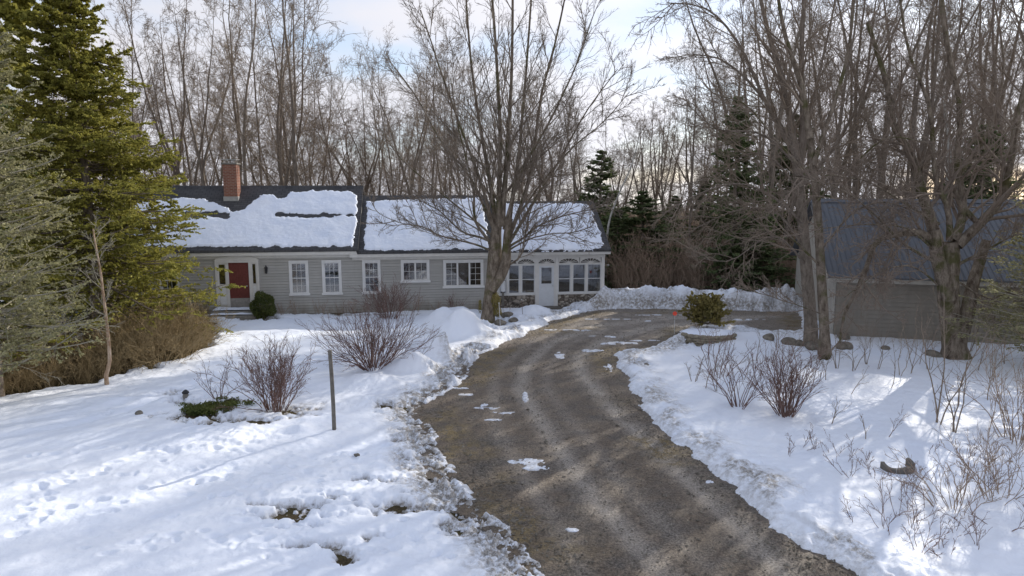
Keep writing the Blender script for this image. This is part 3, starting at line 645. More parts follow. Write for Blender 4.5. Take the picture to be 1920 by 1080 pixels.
qx = np.array(qx[:NX]); rz_ = rgx.uniform(.010, .026, NX) * (1 + (rgx.random(NX) > .985) * 1.2); kk = rgx.normal(0, 1, (NX, 6, 3)) * .16
oc = np.array([[1, 0, 0], [0, 1, 0], [-1, 0, 0], [0, -1, 0], [0, 0, .6], [0, 0, -.6]]); Vx = (oc[None] + kk) * rz_[:, None, None] + np.stack([qx[:, 0], qx[:, 1], np.full(NX, .035)], 1)[:, None]
fx_ = np.array([[0, 1, 4], [1, 2, 4], [2, 3, 4], [3, 0, 4], [1, 0, 5], [2, 1, 5], [3, 2, 5], [0, 3, 5]]); Fx = (np.arange(NX)[:, None, None] * 6 + fx_[None]).reshape(-1, 3)
tag(npmesh('loose_gravel', Vx.reshape(-1, 3), Fx, None, mat['stone'], False), 'loose gravel stones scattered over the driveway', 'gravel', kind='stuff')

# ---- trees in front of the garage
g1 = (*at(1790, 676), 0.0); GY = g1[1]
big_tree('gnarled_tree', g1,
    [([(1792, 684), (1788, 650), (1782, 600), (1779, 550), (1777, 500), (1778, 455)], GY, .1, [.56, .38, .31, .32, .36, .3]),
     ([(1796, 640), (1812, 590), (1822, 545), (1835, 500), (1850, 450)], GY - .1, .2, [.28, .22, .19, .17, .13]), ([(1782, 560), (1765, 510), (1756, 470), (1750, 430)], GY - .1, -.1, [.24, .22, .2, .17])],
    [([(1755, 460), (1728, 436), (1680, 438), (1645, 452), (1630, 490), (1610, 540), (1585, 590), (1578, 640)], GY - .1, -1.2, .15, .03), ([(1757, 455), (1738, 390), (1722, 330), (1705, 280), (1680, 240), (1665, 150), (1630, 40)], GY, .5, .20, .06),
     ([(1785, 450), (1800, 425), (1806, 380), (1795, 300), (1800, 200), (1770, 60), (1760, -60)], GY, .4, .17, .05), ([(1795, 460), (1835, 420), (1870, 380), (1890, 320), (1905, 220), (1930, 100), (1940, -40)], GY, -.3, .18, .05),
     ([(1780, 450), (1775, 390), (1750, 330), (1740, 200), (1700, 90), (1680, -40)], GY, -1.0, .11, .03), ([(1835, 420), (1790, 350), (1850, 250), (1880, 120), (1860, -20)], GY, .8, .10, .02),
     ([(1770, 500), (1700, 460), (1640, 400), (1570, 350), (1490, 330)], GY, -2.5, .06, .01), ([(1790, 500), (1850, 470), (1900, 440), (1950, 440)], GY, -2.5, .06, .01), ([(1760, 420), (1690, 380), (1620, 340), (1540, 330)], GY, -1.5, .05, .01), ([(1765, 540), (1710, 500), (1650, 510), (1580, 560)], GY, -1.8, .04, .008), ([(1800, 530), (1850, 560), (1900, 550), (1960, 580)], GY, -1.8, .04, .008), ([(1765, 480), (1700, 430), (1620, 420), (1530, 430)], GY, -2.2, .045, .008)],
    'gnarled bare tree with thick twisting limbs in front of the garage wall', 'maple_bark', 'twig', 22, 17, 7, 4, 2, tw=.006, ang=.75, up=.02)
g2 = (*at(1520, 650), 0.0); GY = g2[1]
big_tree('bare_tree', g2,
    [([(1520, 656), (1519, 600), (1514, 520), (1508, 440), (1500, 360), (1492, 290)], GY, .2, [.30, .22, .205, .19, .17, .15])],
    [([(1494, 300), (1480, 220), (1460, 130), (1435, 40), (1410, -60)], GY, .6, .16, .05), ([(1498, 330), (1505, 230), (1500, 120), (1505, 0), (1510, -60)], GY, .3, .14, .05),
     ([(1500, 360), (1450, 300), (1400, 290), (1340, 330), (1270, 350)], GY, 2.0, .05, .012), ([(1508, 420), (1450, 370), (1390, 345), (1320, 360), (1250, 400)], GY, -.5, .06, .012), ([(1510, 470), (1460, 400), (1400, 390), (1340, 410), (1270, 450)], GY, 1.2, .05, .01),
     ([(1495, 300), (1440, 200), (1390, 90), (1330, 20), (1250, 5)], GY, .2, .09, .015), ([(1490, 280), (1420, 170), (1350, 110), (1290, 100)], GY, 1.5, .08, .012), ([(1505, 390), (1560, 330), (1620, 300), (1690, 330)], GY, -1.5, .055, .01),
     ([(1500, 350), (1570, 270), (1620, 170), (1650, 60)], GY, -.8, .09, .02), ([(1512, 500), (1470, 450), (1430, 450), (1370, 490), (1300, 480)], GY, -1.5, .045, .01), ([(1495, 310), (1430, 250), (1350, 240), (1290, 190)], GY, -.9, .06, .01)],
    'tall bare tree at the left corner of the garage with low branches sweeping left', 'bark', 'twig', 23, 15, 8, 4, 2, tw=.006, ang=.6, up=.01)
g3 = (*at(1546, 670), 0.0); GY = g3[1]
big_tree('bare_tree', g3,
    [([(1545, 676), (1545, 620), (1541, 540), (1536, 450), (1528, 350), (1518, 250)], GY, .2, [.26, .165, .15, .14, .125, .11])],
    [([(1519, 260), (1500, 150), (1470, 60), (1450, -60)], GY, .4, .12, .04), ([(1525, 310), (1560, 200), (1590, 90), (1600, -40)], GY, -.3, .09, .03), ([(1540, 500), (1480, 440), (1440, 380), (1420, 300)], GY, -1.2, .045, .01),
     ([(1538, 470), (1600, 400), (1660, 380), (1720, 400)], GY, -2.2, .045, .01), ([(1530, 380), (1590, 320), (1660, 260), (1740, 270)], GY, -1.5, .05, .01), ([(1543, 590), (1500, 575), (1450, 560), (1400, 545)], GY, -1.0, .022, .006), ([(1528, 340), (1460, 270), (1400, 200), (1340, 180)], GY, -1.2, .05, .01)],
    'slender dark bare trunk just right of the garage corner, nearest of the pair', 'maple_bark', 'twig', 24, 10, 6, 4, 2, tw=.006, ang=.6, up=.02)

# ---- evergreens
def conifer(rng, h, rad_, n_wh=26, per=6, droop=-.12, z0=.12, dens=1.0, tuft=.13, sec=9, ter=5, ntuft=5, curve=.05, shape=.75):
    P0, R0 = grow(np.zeros((1, 3)), np.array([[0, 0, 1.]]), np.array([h]), np.array([h * .017]), 12, .008, 0, rng, .08)
    trunk = tubes(P0, R0, 9)
    t = np.repeat(np.linspace(z0, .985, n_wh), per) + rng.normal(0, .008, n_wh * per); t = np.clip(t, z0 * .8, .995); n = len(t)
    s = t * 12; i = np.minimum(s.astype(int), 11); f = (s - i)[:, None]; st = P0[0, i] * (1 - f) + P0[0, i + 1] * f
    a = rng.random(n) * 2 * np.pi; L = rad_ * ((1 - t) / (1 - z0)) ** shape * rng.uniform(.62, 1.15, n) + .12
    el = droop + (t - .3) * .5 + rng.normal(0, .08, n)
    di = np.stack([np.cos(a) * np.cos(el), np.sin(a) * np.cos(el), np.sin(el)], 1)
    P, R = grow(st, di, L, .012 + L * .009, 7, .035, curve, rng, .25); wood = [tubes(P, R, 4)]
    flat = lambda d, g: norm(np.cross(d, np.array([0, 0, 1.])) * np.where(g.random(d.shape[:2]) < .5, -1, 1)[..., None] + g.normal(0, .28, d.shape) + np.array([0, 0, -.12]))
    s2, d2, L2, q2 = shoots(P, R, L, sec, .05, 1, .85, .42, .5, rng, flat, .55)
    P2, R2 = grow(s2, d2, L2, np.maximum(q2 * .8, .006), 4, .06, .0, rng, .4); wood.append(tubes(P2, R2, 3))
    s3, d3, L3, q3 = shoots(P2, R2, L2, ter, .15, 1, .75, .5, .6, rng, flat, .4)
    P3_, R3 = grow(s3, d3, L3, np.full(len(L3), .005), 2, .06, .0, rng, .5)
    # needle tufts on the last two orders
    out_ = []
    for PP, nt in ((P2, ntuft + 2), (P3_, ntuft)):
        N, K = PP.shape[:2]; tt = rng.random((N, nt)) * .9 + .1; ss = np.clip(tt * (K - 1), 0, K - 1 - 1e-4); ii = ss.astype(int); ff = (ss - ii)[..., None]; b = np.arange(N)[:, None]
        c = (PP[b, ii] * (1 - ff) + PP[b, ii + 1] * ff).reshape(-1, 3); d = norm(PP[b, ii + 1] - PP[b, ii]).reshape(-1, 3)
        v = norm(d * .8 + rng.normal(0, .55, d.shape)); w = norm(np.cross(v, rng.normal(0, 1, v.shape))); l = tuft * rng.uniform(.6, 1.3, len(c))[:, None]
        A = c - v * l * .3 - w * l * .18; B = c - v * l * .3 + w * l * .18; T = c + v * l * .8; D = c + w * l * .32 + v * l * .25; E = c - w * l * .32 + v * l * .25
        Vv = np.stack([A, B, D, T, E], 1).reshape(-1, 3); Ff = np.arange(len(Vv)).reshape(-1, 5); out_.append((Vv, Ff))
    return join([trunk]), join(wood), join(out_)
def conifer_obj(name, geo, loc, label, group=None, mn='spruce', mw='bark', rz=0, sc=1.0):
    e = empty(name, loc, rz, label, 'tree', group); e.scale = (sc,) * 3
    npmesh('trunk', *geo[0], e, mat['bark']); npmesh('branches', *geo[1], e, mat[mw]); npmesh('needles', *geo[2], e, mat[mn], False); return e
rc = np.random.default_rng(31)
spA = conifer(rc, 13.3, 4.35, 34, 8, -.16, .125, sec=14, ter=6, ntuft=11, tuft=.082, shape=.80)
x, y = at(190, 655); conifer_obj('spruce_tree', spA, (x, y, -.1), 'tall yellow-green spruce overlapping the left end of the house', mn='spruce')
pnA = conifer(rc, 10.8, 2.8, 26, 7, -.05, .10, sec=11, ter=7, ntuft=3, tuft=.07, shape=.6, curve=.07)
x, y = at(40, 748); pnA_o = conifer_obj('larch_tree', pnA, (x - .65, y, -.1), 'pale grey-green feathery conifer at the left edge of the yard', mn='pine', mw='pale_twig')
spB = conifer(rc, 12, 3.0, 22, 6, -.08, .08, sec=8, ter=4, ntuft=4, tuft=.2)
pr = conifer_obj('spruce_tree', spB, (P3(25, 400, 31)[0], 31, -.1), 'dark green spruce behind the tall yellow-green one at the top left corner', mn='spruce', sc=1.45)
spC = conifer(rc, 12, 2.8, 22, 7, -.14, .05, sec=10, ter=4, ntuft=5, tuft=.16, shape=.62)
def cop(src, px, Y, h, lab, grp=None, mn=None, base=12, wd=1.35):
    e = copy_tree(src); e.location = (P3(px, 400, Y)[0], Y, -.1); s = h / base; e.scale = (s * wd, s * wd, s); e.rotation_euler = (0, 0, rc.random() * 6); e['label'] = lab
    if grp: e['group'] = grp
    elif 'group' in e: del e['group']
    return e
pc = conifer_obj('spruce_tree', spC, (P3(1375, 400, 37)[0], 37, -.1), 'largest dark spruce in the woods between the porch and the garage', mn='spruce_dark', sc=10.5 / 12)
cop(pc, 1205, 40, 5.6, 'dark green spruce right behind the porch end of the snow bank', wd=2.2); cop(pc, 1125, 46, 8.2, 'dark spruce peeking over the right end of the porch roof')
cop(pc, 1320, 45, 6.5, 'mid-sized dark spruce standing left of the largest dark spruce'); cop(pc, 1480, 46, 10.5, 'dark spruce behind the tall bare tree at the garage corner'); cop(pc, 1160, 41, 4.6, 'small dark spruce just right of the porch corner', wd=2.4)
cop(pc, 1420, 36, 4.4, 'small dark spruce behind the right half of the snow bank', wd=2.4); cop(pc, 1265, 50, 5.2, 'small dark spruce far back in the brown thicket')
cop(pc, 1835, 36, 9.0, 'dark spruce behind the right part of the garage')
cop(pc, 90, 40, 9, 'dark spruce behind the snowy gap at the far left'); cop(pc, -60, 27, 12, 'dark spruce at the extreme left edge')
cop(pnA_o, 2020, 20.5, 8.6, 'dark green evergreen boughs reaching in at the right edge before the garage')
pnS = conifer(rc, .95, .9, 8, 8, .35, .2, sec=8, ter=4, ntuft=3, tuft=.10, shape=.22)
x, y = at(1325, 628); conifer_obj('small_pine', pnS, (x, y, .25), 'small olive-green pine growing from the snowy stone planter', mn='small_pine')

# ---- shrubs and saplings
def shrub(rng, h, spread, stems, n2=5, n3=4, r=.012, lean=.6, base=.12, tw=.005, up=.03):
    a = rng.random(stems) * 2 * np.pi; q = rng.random(stems) ** .6
    st = np.stack([np.cos(a) * q * base, np.sin(a) * q * base, np.full(stems, -.05)], 1); le = q * lean * spread
    di = np.stack([np.cos(a) * le, np.sin(a) * le, np.ones(stems)], 1); L = h * rng.uniform(.65, 1.15, stems) * np.sqrt(1 + le * le * .5)
    P, R = grow(st, di, L, np.full(stems, r), 7, .155, up, rng, .35); p = [tubes(P, R, 4)]
    s, d, l, k = shoots(P, R, L, n2, .25, 1, .5, .42, .6, rng); P2, R2 = grow(s, d, l, np.maximum(k, tw), 4, .12, up, rng, .5); p.append(tubes(P2, R2, 3))
    if n3:
        s, d, l, k = shoots(P2, R2, l, n3, .2, 1, .5, .5, .6, rng); P3_, R3 = grow(s, d, l, np.full(len(l), tw * .8), 2, .12, .02, rng, .6); p.append(tubes(P3_, R3, 3))
    return p
def shrub_obj(name, p, loc, label, m_, cat_='shrub', group=None):
    g = join(p); o = npmesh(name, *g, None, mat[m_]); o.location = loc; return tag(o, label, cat_, group)
rs = np.random.default_rng(41)
def put(px, py): x, y = at(px, py); return (x, y, gz(x, y) - .03)
def multi(rng, spots, org, **k):
    out_ = []
    for px, py, h in spots:
        x, y = at(px, py); kk = dict(k); kk['h'] = h
        for V, Fq in shrub(rng, **kk): out_.append((V + np.array([x - org[0], y - org[1], 0]), Fq))
    return out_
o_ = at(310, 680); shrub_obj('tan_shrub', multi(rs, [(250, 690, 1.5), (300, 685, 1.75), (345, 672, 1.5), (362, 655, 1.3), (330, 660, 1.8), (280, 670, 1.7), (235, 675, 1.4), (310, 650, 1.7), (270, 645, 1.5)], o_, spread=1.0, stems=40, n2=6, n3=5, r=.008, base=.25, tw=.005, lean=1.25), (*o_, 0),
    'broad tan-brown leafless shrub in front of the left end of the house', 'tan_twig')
shrub_obj('red_twig_shrub', shrub(rs, 1.7, 1.0, 52, 7, 5, .012, .6, .28), put(518, 768), 'reddish leafless shrub left of the thin post', 'red_twig')
shrub_obj('red_twig_shrub', shrub(rs, 1.1, .8, 8, 5, 2, .011, .7, .12), put(412, 755), 'thin sparse reddish stems left of the bigger reddish shrub', 'red_twig')
shrub_obj('red_twig_shrub', shrub(rs, 1.75, 1.45, 64, 7, 5, .014, .85, .3), put(700, 698), 'wide reddish leafless shrub on the mound right of the thin post', 'red_twig')
shrub_obj('brown_shrub', shrub(rs, 1.7, 1.1, 60, 6, 4, .008, .6, .35), put(728, 600), 'fine brown shrub against the grey wall below the double window', 'red_twig')
shrub_obj('brown_shrub', shrub(rs, .8, 1.0, 14, 4, 2, .008, .6, .2), put(853, 587), 'low brown shrub under the three-part kitchen window', 'red_twig')
shrub_obj('brown_shrub', shrub(rs, 1.45, .8, 16, 5, 3, .012, .8, .15), put(1385, 770), 'spreading leafless shrub left of the upright bushy one on the right bank', 'red_twig')
shrub_obj('brown_shrub', shrub(rs, 1.75, .9, 46, 6, 4, .013, .62, .16), put(1474, 785), 'upright bushy leafless shrub on the right bank', 'red_twig')
shrub_obj('brown_shrub', shrub(rs, 1.4, .8, 12, 5, 3, .012, .7, .25), put(1345, 712), 'loose leafless shrub just below the stone planter', 'red_twig')
shrub_obj('brown_shrub', shrub(rs, 1.1, 1.0, 18, 5, 3, .008, .8, .3), put(1790, 965), 'tangled thin shrub near the right edge of the snow', 'brush')
shrub_obj('brown_shrub', shrub(rs, 1.3, 1.0, 20, 5, 3, .008, .8, .3), put(1875, 945), 'tangled thin shrub at the right edge, lowest in view', 'brush')
shrub_obj('brown_shrub', shrub(rs, 2.2, .8, 26, 5, 3, .012, .8, .3), put(1905, 840), 'tall tangled shrub at the right edge above the other tangles', 'brush')
# saplings on the right bank
sap_n = [(1757, 802, 2.9, 'three-stemmed bare sapling standing alone in the sunlit right bank'), (1790, 820, 2.2, 'thin bent sapling right of the three-stemmed one')]
for px, py, h, lab in sap_n: shrub_obj('sapling', shrub(rs, h, .35, 3, 6, 3, .022, .5, .08), put(px, py), lab, 'twig', 'sapling')
spots = [(1300, 722, .9), (1420, 690, 1.2), (1450, 700, 1.3), (1490, 712, 1.4), (1515, 730, 1.1), (1570, 700, 1.5), (1590, 745, 1.2), (1625, 690, 1.7), (1645, 700, 1.9), (1685, 712, 1.8), (1707, 708, 2.0), (1665, 735, 1.6), (1740, 700, 1.6), (1830, 700, 2.2),
         (1860, 720, 1.9), (1885, 690, 2.2), (1600, 705, 1.5), (1480, 690, 1.2), (1395, 720, 1.0), (1550, 720, 1.2), (1850, 760, 1.5), (1818, 665, 3.2), (1885, 660, 3.4), (1720, 690, 1.8), (1345, 740, 1.1), (1555, 800, .7), (1620, 835, .9), (1320, 735, .9)]
for i, (px, py, h) in enumerate(spots):
    shrub_obj('sapling', shrub(rs, h, .6, int(rs.integers(1, 4)), 6, 3, .013, .6, .06), put(px, py), 'thin bare sapling poking through the snow in front of the garage', 'twig', 'sapling', 'thin saplings on the right bank')
spots = [(1530, 850), (1560, 860), (1500, 845), (1620, 880), (1595, 905), (1640, 905), (1700, 935), (1730, 960), (1710, 1000), (1790, 1010), (1690, 985), (1660, 1010), (1830, 1040), (1770, 1050), (1480, 860), (1860, 880), (1800, 900), (1840, 920), (1600, 985), (1660, 830), (1740, 860), (1820, 860), (1720, 1045), (1880, 1000), (1590, 870)]
for i, (px, py) in enumerate(spots):
    shrub_obj('weed', shrub(rs, rs.uniform(.35, .8), 1.2, int(rs.integers(2, 6)), 5, 3, .006, .9, .1, .004), put(px, py), 'dry wispy weed stalks poking through the right bank of snow', 'red_twig', 'weed', 'dry weeds on the right bank')
spots = [(560, 592), (600, 594), (640, 592), (530, 596), (665, 590), (940, 600), (780, 588), (820, 585)]
for px, py in spots:
    shrub_obj('weed', shrub(rs, rs.uniform(.4, .9), .8, 6, 5, 2, .006, .6, .15, .004), put(px, py), 'dry garden stalks along the front wall of the house', 'brush', 'weed', 'dry stalks along the house wall')
# brush at the lower left, and the thicket behind: too tangled to count
def brushmass(rng, spots_fn, n, h0, h1, st=3, n2=5, r=.010, tw=.006):
    out_ = []; X = []; 
    for i in range(n):
        x, y, hh = spots_fn(rng)
        if x is None: continue
        X.append((x, y, hh))
    X = np.array(X); N = len(X) * st; b = np.repeat(X, st, 0); zb_ = -np.maximum(b[:, 1] - 58, 0) * .032
    s = np.stack([b[:, 0] + rng.normal(0, .12, N), b[:, 1] + rng.normal(0, .12, N), zb_ - .05], 1)
    d = np.stack([rng.normal(0, .28, N), rng.normal(0, .28, N), np.ones(N)], 1); L = b[:, 2] * rng.uniform(.5, 1.2, N)
    P, R = grow(s, d, L, np.full(N, r), 5, .12, .02, rng, .4); out_.append(tubes(P, R, 3))
    s, d, l, k = shoots(P, R, L, n2, .2, 1, .6, .42, .6, rng); P, R = grow(s, d, l, np.full(len(l), tw), 3, .14, .02, rng, .5); out_.append(tubes(P, R, 3))
    s, d, l, k = shoots(P, R, l, 3, .2, 1, .6, .5, .6, rng); P, R = grow(s, d, l, np.full(len(l), tw * .8), 2, .14, .02, rng, .5); out_.append(tubes(P, R, 3))
    return join(out_)
brpoly = np.array(BR)
def f_left(rng):
    px = rng.uniform(-160, 395); y_edge = np.interp(px, [-160, 0, 110, 200, 300, 395], [770, 748, 728, 713, 683, 652]); py = y_edge - rng.random() ** 1.3 * 105
    if 80 < px < 165 and py < 640: return None, None, None
    x, y = at(px, py); return x, y, rng.uniform(.4, 1.15)
tag(npmesh('underbrush', *brushmass(np.random.default_rng(51), f_left, 900, .5, 1.5, 3, 5, .008, .0055), None, mat['tan_twig']), 'tangled olive-brown underbrush along the left edge of the snowy yard', 'underbrush', kind='stuff')
def f_right(rng):
    x = rng.uniform(5.5, 19); y = rng.uniform(35.2, 47); 
    return x, y, rng.uniform(1.2, 3.4) * (1.0 if y > 36 else .7)
tag(npmesh('thicket', *brushmass(np.random.default_rng(52), f_right, 900, 1, 3, 3, 6, .012, .009), None, mat['brush']), 'reddish-brown leafless thicket behind the snow bank', 'thicket', kind='stuff')
def f_back(rng):
    x = rng.uniform(-38, 44); y = rng.uniform(44, 80)
    if 5 < x < 19 and y < 48: y += 10
    return x, y, rng.uniform(1.5, 5.0)
tag(npmesh('forest_understory', *brushmass(np.random.default_rng(53), f_back, 2000, 1, 3, 2, 6, .02, .014), None, mat['brush']), 'low brown woodland undergrowth behind the house and garage', 'undergrowth', kind='stuff')
def f_far(rng): return rng.uniform(-130, 130), rng.uniform(95, 150), rng.uniform(2, 5)
tag(npmesh('far_woods', *brushmass(np.random.default_rng(54), f_far, 1500, 1, 3, 2, 6, .06, .035), None, mat['twig']), 'far brown woods seen between the trunks', 'woods', kind='stuff')

# birch sapling and leaning stems on the left
def stem_tree(name, pxs, Y, r0, r1, label, m1, m2, seed, n1=14, lr=.25, low=.5, tw=.006):
    rng = np.random.default_rng(seed); b = P3(*pxs[0], Y); base = (b[0], b[1], 0.0)
    e = empty(name, base, 0, label, 'tree'); P = limb(pxs, Y, .3, base, 16, .03, rng); R = np.linspace(r0, r1, 16)
    npmesh('trunk', *tubes(P[None], R[None], 8), e, mat[m1]); L = np.array([np.linalg.norm(np.diff(P, axis=0), axis=1).sum()])
    s, d, l, q = shoots(P[None], R[None], L, n1, low, 1, .7, lr, .5, rng, fall=.4); P, R = grow(s, d, l, np.maximum(q * .7, .008), 5, .12, .04, rng, .3); p = [tubes(P, R, 4)]
    s, d, l, q = shoots(P, R, l, 7, .15, 1, .6, .5, .6, rng); P, R = grow(s, d, l, np.full(len(l), tw), 3, .13, .03, rng, .4); p.append(tubes(P, R, 3))
    s, d, l, q = shoots(P, R, l, 4, .15, 1, .6, .5, .6, rng); P, R = grow(s, d, l, np.full(len(l), tw * .8), 2, .13, .03, rng, .4); p.append(tubes(P, R, 3))
    npmesh('crown', *join(p), e, mat[m2]); return e
bx = at(202, 728)[1]
stem_tree('birch_tree', [(202, 730), (200, 705), (206, 680), (203, 640), (199, 600), (195, 560), (190, 515), (182, 470), (175, 430)], bx, .065, .02, 'slim peeling birch sapling with orange-tan bark at the edge of the brush', 'birch', 'pale_twig', 61)
stem_tree('dead_stem', [(-60, 730), (0, 700), (60, 670), (120, 640), (170, 600)], at(0, 745)[1], .04, .01, 'fallen pale dead stem leaning through the left brush', 'pale_twig', 'pale_twig', 62, 10, .3, .2)
stem_tree('dead_stem', [(95, 690), (105, 640), (118, 590), (150, 540)], at(95, 700)[1], .03, .01, 'upright pale dead stem in the left brush before the snowy gap', 'pale_twig', 'pale_twig', 63, 10, .35, .3)
stem_tree('birch_tree', [(1136, 520), (1140, 430), (1158, 370), (1185, 310), (1200, 250)], 40, .08, .02, 'leaning pale birch just right of the porch roof', 'white_bark', 'twig', 64, 12, .3, .4, .01)
stem_tree('birch_tree', [(1783, 420), (1778, 340), (1782, 300), (1778, 240), (1770, 180)], 37, .16, .06, 'pale birch trunk rising above the garage roof', 'white_bark', 'twig', 65, 12, .3, .4, .01)

# ------------------------------------------------------------------ HOUSE
house = empty('house', (*HP, 0), HA, 'long single-storey grey clapboard farmhouse with snowy dark roofs', 'house')
UL, UM, UR = -11.6, 0.0, 6.35; UE = 11.85
win_L = [(-8.5, -7.7, .92, 2.44), (-2.91, -2.09, .92, 2.44), (-1.45, -.62, .92, 2.44)]
win_M = [(.36, 1.15, .92, 2.42), (2.12, 3.40, 1.42, 2.40), (4.08, 5.93, 1.12, 2.37)]
door_L = (-6.12, -4.24, .36, 2.60)
def clap(u0, u1, z0, z1, openings, y=0.0, step=.125, mb=None):
    mb = mb or MB(); z = z0; k = 0
    while z < z1 - .01:
        zt = min(z + step, z1); zc = (z + zt) / 2; cuts = sorted([(a, b) for a, b, c, d in openings if c < zc < d]); x = u0
        segs = []
        for a, b in cuts:
            if a > x: segs.append((x, a))
            x = max(x, b)
        if x < u1: segs.append((x, u1))
        for a, b in segs:
            g_ = zt - .016; mb.add([(a, y - .042, z), (b, y - .042, z), (b, y - .016, g_), (a, y - .016, g_), (a, y + .03, g_), (b, y + .03, g_), (b, y + .03, zt), (a, y + .03, zt), (a, y - .042, zt), (b, y - .042, zt)], [(0, 1, 2, 3), (3, 2, 5, 4), (4, 5, 6, 7), (7, 6, 9, 8)])
        z = zt; k += 1
    return mb
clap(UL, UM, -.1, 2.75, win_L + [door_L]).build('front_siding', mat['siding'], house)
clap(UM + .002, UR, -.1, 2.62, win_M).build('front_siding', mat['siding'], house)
# end walls, back wall, inner floor and gables
b = MB(); b.prismx([(0, -.1), (0, 2.75), (4, 5.62), (8, 2.75), (8, -.1)], UL, UL + .12)
b.prismx([(.12, 2.7), (4, 5.6), (7.9, 2.7)], UM - .1, UM)
b.prismx([(.12, 2.6), (3.5, 5.0), (6.9, 2.6)], UR - .1, UR)
b.build('gable_wall', mat['siding'], house)
MB().box(UL, UE, 7.9, 8.0, -.1, 2.7).build('back_wall', mat['siding'], house)
b = MB().prismx([(.26, .0), (.26, 2.62), (3.2, 4.75), (6.2, 2.62), (6.2, 0)], UE - .1, UE - .002); b.build('gable_wall', mat['cream'], house)
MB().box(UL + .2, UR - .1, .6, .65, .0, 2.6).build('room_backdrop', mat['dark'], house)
b = MB().box(UL, UR, .02, .30, -.15, .03); b.build('foundation', mat['concrete'], house)
def roof(u0, u1, ze, yr, zr, yb, name='roof'):
    th = .09; y0 = -.32; sl = (zr - ze) / (yr - y0)
    b = MB().prismx([(y0, ze), (yr, zr), (yb, zr - (yb - yr) * sl), (yb, zr - (yb - yr) * sl - th), (yr, zr - th * 1.25), (y0, ze - th)], u0, u1)
    o = b.build(name, mat['shingle'], house); return y0, sl
slL = roof(UL - .25, .20, 2.98, 4.0, 5.82, 8.3); slM = roof(.201, 6.50, 2.84, 3.55, 5.36, 7.4); slP = roof(6.501, 12.06, 2.82, 3.2, 5.05, 6.7)
# a board ridge cap
MB().prismx([(3.85, 5.74), (4.0, 5.85), (4.15, 5.74)], UL - .25, .2).build('ridge_cap', mat['shingle'], house)
# eave fascia, frieze and soffit
b = MB()
b.box(UL - .2, .15, -.28, -.24, 2.74, 2.885); b.box(UL - .2, .12, -.24, 0.0, 2.74, 2.78); b.box(UL, UM, -.06, 0.0, 2.60, 2.739)
b.build('eave_trim', mat['cream'], house)
b = MB(); b.box(-.18, UR + .1, -.28, -.24, 2.60, 2.745); b.box(-.18, UR + .1, -.24, 0.0, 2.60, 2.64); b.box(-.10, UR, -.06, 0.0, 2.46, 2.599)
b.build('eave_trim', mat['cream'], house)
b = MB(); b.box(UR + .101, 12.05, -.28, -.24, 2.60, 2.725); b.box(UR + .101, 12.05, -.24, 0.2, 2.60, 2.64)
b.build('eave_trim', mat['trim'], house)
b = MB(); b.prismx([(-.30, 2.80), (3.2, 4.95), (3.2, 4.80), (-.24, 2.62)], 12.0, 12.04); b.prismx([(3.2, 4.95), (6.6, 2.80), (6.6, 2.65), (3.2, 4.80)], 12.0, 12.04); b.build('rake_board', mat['trim'], house)
b = MB(); b.prismx([(-.30, 2.88), (4, 5.70), (4, 5.55), (-.24, 2.72)], .12, .17); b.build('rake_board', mat['shingle'], house)
b = MB(); b.box(UR - .12, UR - .02, -.05, 0, 0, 2.46); b.build('corner_board', mat['cream'], house)
# gutter spout bits
def window(u0, u1, z0, z1, cols, rows, split=None, curtain=None, sash=True, parent=house, tm='trim', y=0.0):
    w = .075; f = MB()
    f.box(u0 - .02, u0 + w, y - .075, y + .02, z0, z1); f.box(u1 - w, u1 + .02, y - .075, y + .02, z0, z1)
    f.box(u0 - .02, u1 + .02, y - .077, y + .02, z1 - w, z1 + .035); fr = f.build('window', mat[tm], parent)
    MB().box(u0 - .06, u1 + .06, y - .11, y + .0, z0 - .05, z0 + .045).build('sill', mat[tm], fr)
    a, b_, c, d = u0 + w, u1 - w, z0 + .045, z1 - w; n = split or 1; cw = (b_ - a) / n
    s = MB(); mg = MB()
    for i in range(n):
        x0 = a + i * cw; x1 = x0 + cw
        if i: s.box(x0 - .035, x0 + .035, y - .07, y + .01, c, d)
        for q0, q1 in ((x0, x0 + .04), (x1 - .04, x1)): s.box(q0, q1, y - .05, y, c, d)
        s.box(x0 + .04, x1 - .04, y - .05, y, c, c + .04); s.box(x0 + .04, x1 - .04, y - .05, y, d - .04, d)
        if sash: s.box(x0 + .04, x1 - .04, y - .052, y, (c + d) / 2 - .02, (c + d) / 2 + .02)
        if cols and not (n == 3 and i == 1):
            for k in range(1, cols): q = x0 + .04 + (cw - .08) * k / cols; mg.box(q - .007, q + .007, y - .040, y - .025, c + .04, d - .04)
            for k in range(1, rows):
                q = c + (d - c) * k / rows
                if not (sash and k * 2 == rows): mg.box(x0 + .04, x1 - .04, y - .0395, y - .0255, q - .007, q + .007)
    s.build('sash', mat[tm], fr)
    if mg.v: mg.build('muntins', mat[tm], fr)
    MB().box(a, b_, y - .022, y - .016, c, d).build('pane', mat['glass'], fr)
    if curtain:
        K = 40; vs = []; fs = []
        for k in range(K + 1):
            x = a + (b_ - a) * k / K; yy = y + .14 + .008 * math.sin(k * 1.1)
            lo = c if curtain == 'full' else (d - .30 + .16 * math.sin(math.pi * k / K))
            vs += [(x, yy, lo), (x, yy, d)]
        fs = [(2 * k, 2 * k + 2, 2 * k + 3, 2 * k + 1) for k in range(K)]
        MB().add(vs, fs).build('curtain', mat['curtain'], fr)
    return fr
for q in win_L: window(*q, 3, 4, curtain='full')
window(*win_M[0], 3, 4, curtain='full'); window(*win_M[1], 2, 2, split=2, sash=False, curtain='top'); f3 = window(*win_M[2], 2, 4, split=3, sash=False, curtain=None)
